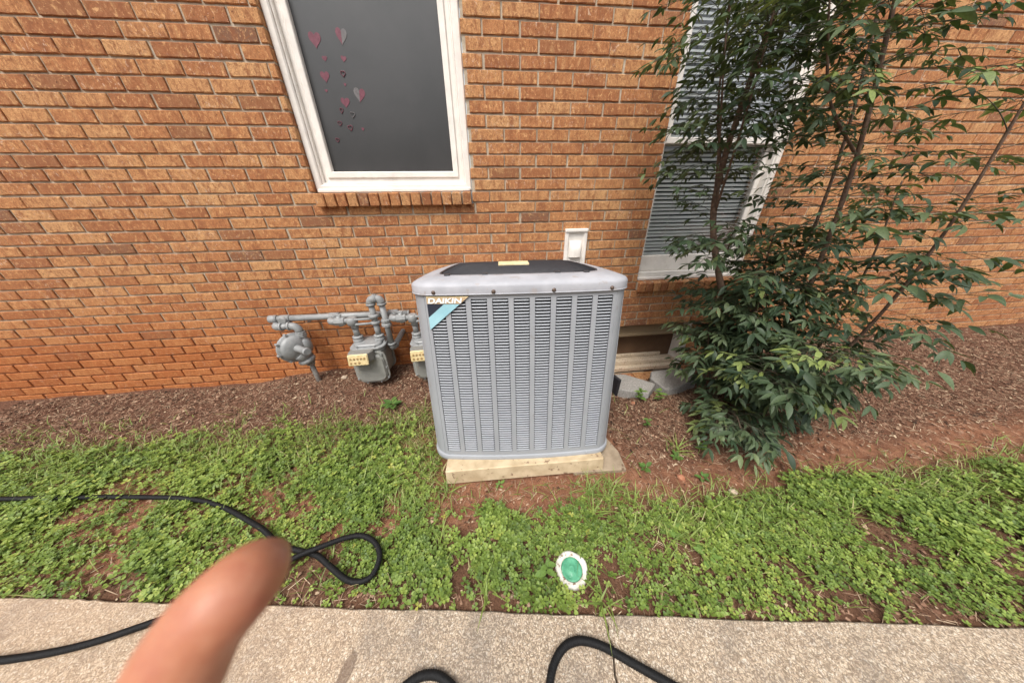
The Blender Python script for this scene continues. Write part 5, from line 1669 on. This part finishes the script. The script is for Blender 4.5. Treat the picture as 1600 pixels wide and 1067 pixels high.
# ================================================================== HAND of the person taking the picture
def make_hand():
    def C(r, u, f): return CAM + CR * r + CU * u + CF * f
    bm = MB()
    def limb(pts, rad, n=16):
        P = spline([C(*p) for p in pts], 8); k = len(P)
        rr = np.interp(np.linspace(0, 1, k), np.linspace(0, 1, len(rad)), rad)
        # rounded tip
        tip = (P[-1] - P[-2]).normalized()
        ext = [P[-1] + tip * rr[-1] * math.sin(a) for a in np.linspace(0.3, 1.5, 5)]
        re = [rr[-1] * math.cos(a) for a in np.linspace(0.3, 1.5, 5)]
        bm.tube(P + ext, list(rr) + re, n)
    # forefinger: from the knuckle left of the lens forward to the tip in view
    limb([(-0.078, -0.122, -0.034), (-0.080, -0.119, -0.004), (-0.0785, -0.1065, 0.026), (-0.0735, -0.0800, 0.052), (-0.0675, -0.0630, 0.0575), (-0.0624, -0.0562, 0.0625), (-0.0770, -0.0688, 0.085)],
         [0.0115, 0.0108, 0.0098, 0.0090, 0.0090, 0.0084, 0.0078, 0.0056])
    # other fingers, curled round the edge of the telephone, out of view below and behind
    S = Vector((0.058, -0.036, 0.0))
    def sh(p): return (p[0] + S.x, p[1] + S.y, p[2])
    for k, (dy, fw, ln) in enumerate(((-0.024, 0.030, 1.0), (-0.046, 0.022, 0.95), (-0.066, 0.010, 0.8))):
        limb([sh(p) for p in ((-0.138, -0.078 + dy, -0.038), (-0.125, -0.078 + dy, -0.004), (-0.108, -0.080 + dy, 0.004), (-0.090, -0.082 + dy, -0.004), (-0.080, -0.083 + dy, -0.018))],
             [0.0112, 0.0100, 0.0092, 0.0085, 0.0070])
    limb([sh(p) for p in ((-0.150, -0.125, -0.075), (-0.118, -0.105, -0.078), (-0.092, -0.085, -0.070), (-0.076, -0.070, -0.058))], [0.016, 0.013, 0.0115, 0.0085])
    # palm, wrist and forearm
    for a, b in (((-0.142, -0.080, -0.040), (-0.165, -0.165, -0.085)), ((-0.142, -0.102, -0.042), (-0.165, -0.165, -0.085)), ((-0.142, -0.124, -0.044), (-0.162, -0.170, -0.085)), ((-0.142, -0.143, -0.046), (-0.160, -0.172, -0.085))):
        a = sh(a); b = sh(b)
        limb([a, tuple((p + q) / 2 for p, q in zip(a, b)), b], [0.0145, 0.0165, 0.019])
    limb([sh(p) for p in ((-0.162, -0.165, -0.083), (-0.180, -0.23, -0.12), (-0.22, -0.36, -0.19), (-0.25, -0.46, -0.24))], [0.026, 0.027, 0.036, 0.042], 20)
    me = bm.mesh('hand')
    ob = link('hand', me, M['skin'])
    md = ob.modifiers.new('skin', 'REMESH'); md.mode = 'VOXEL'; md.voxel_size = 0.0016
    sm = ob.modifiers.new('smooth', 'SMOOTH'); sm.iterations = 6; sm.factor = 0.5
    dg = bpy.context.evaluated_depsgraph_get(); dg.update()
    m2 = bpy.data.meshes.new_from_object(ob.evaluated_get(dg))
    bpy.data.objects.remove(ob)
    m2.name = 'hand'
    m2.polygons.foreach_set('use_smooth', [True] * len(m2.polygons))
    m2.materials.clear(); m2.materials.append(M['skin'])
    ob = link('hand', m2)
    tag(ob, 'out of focus bare fingertip of the person taking the picture at the lower left', 'hand')
make_hand()
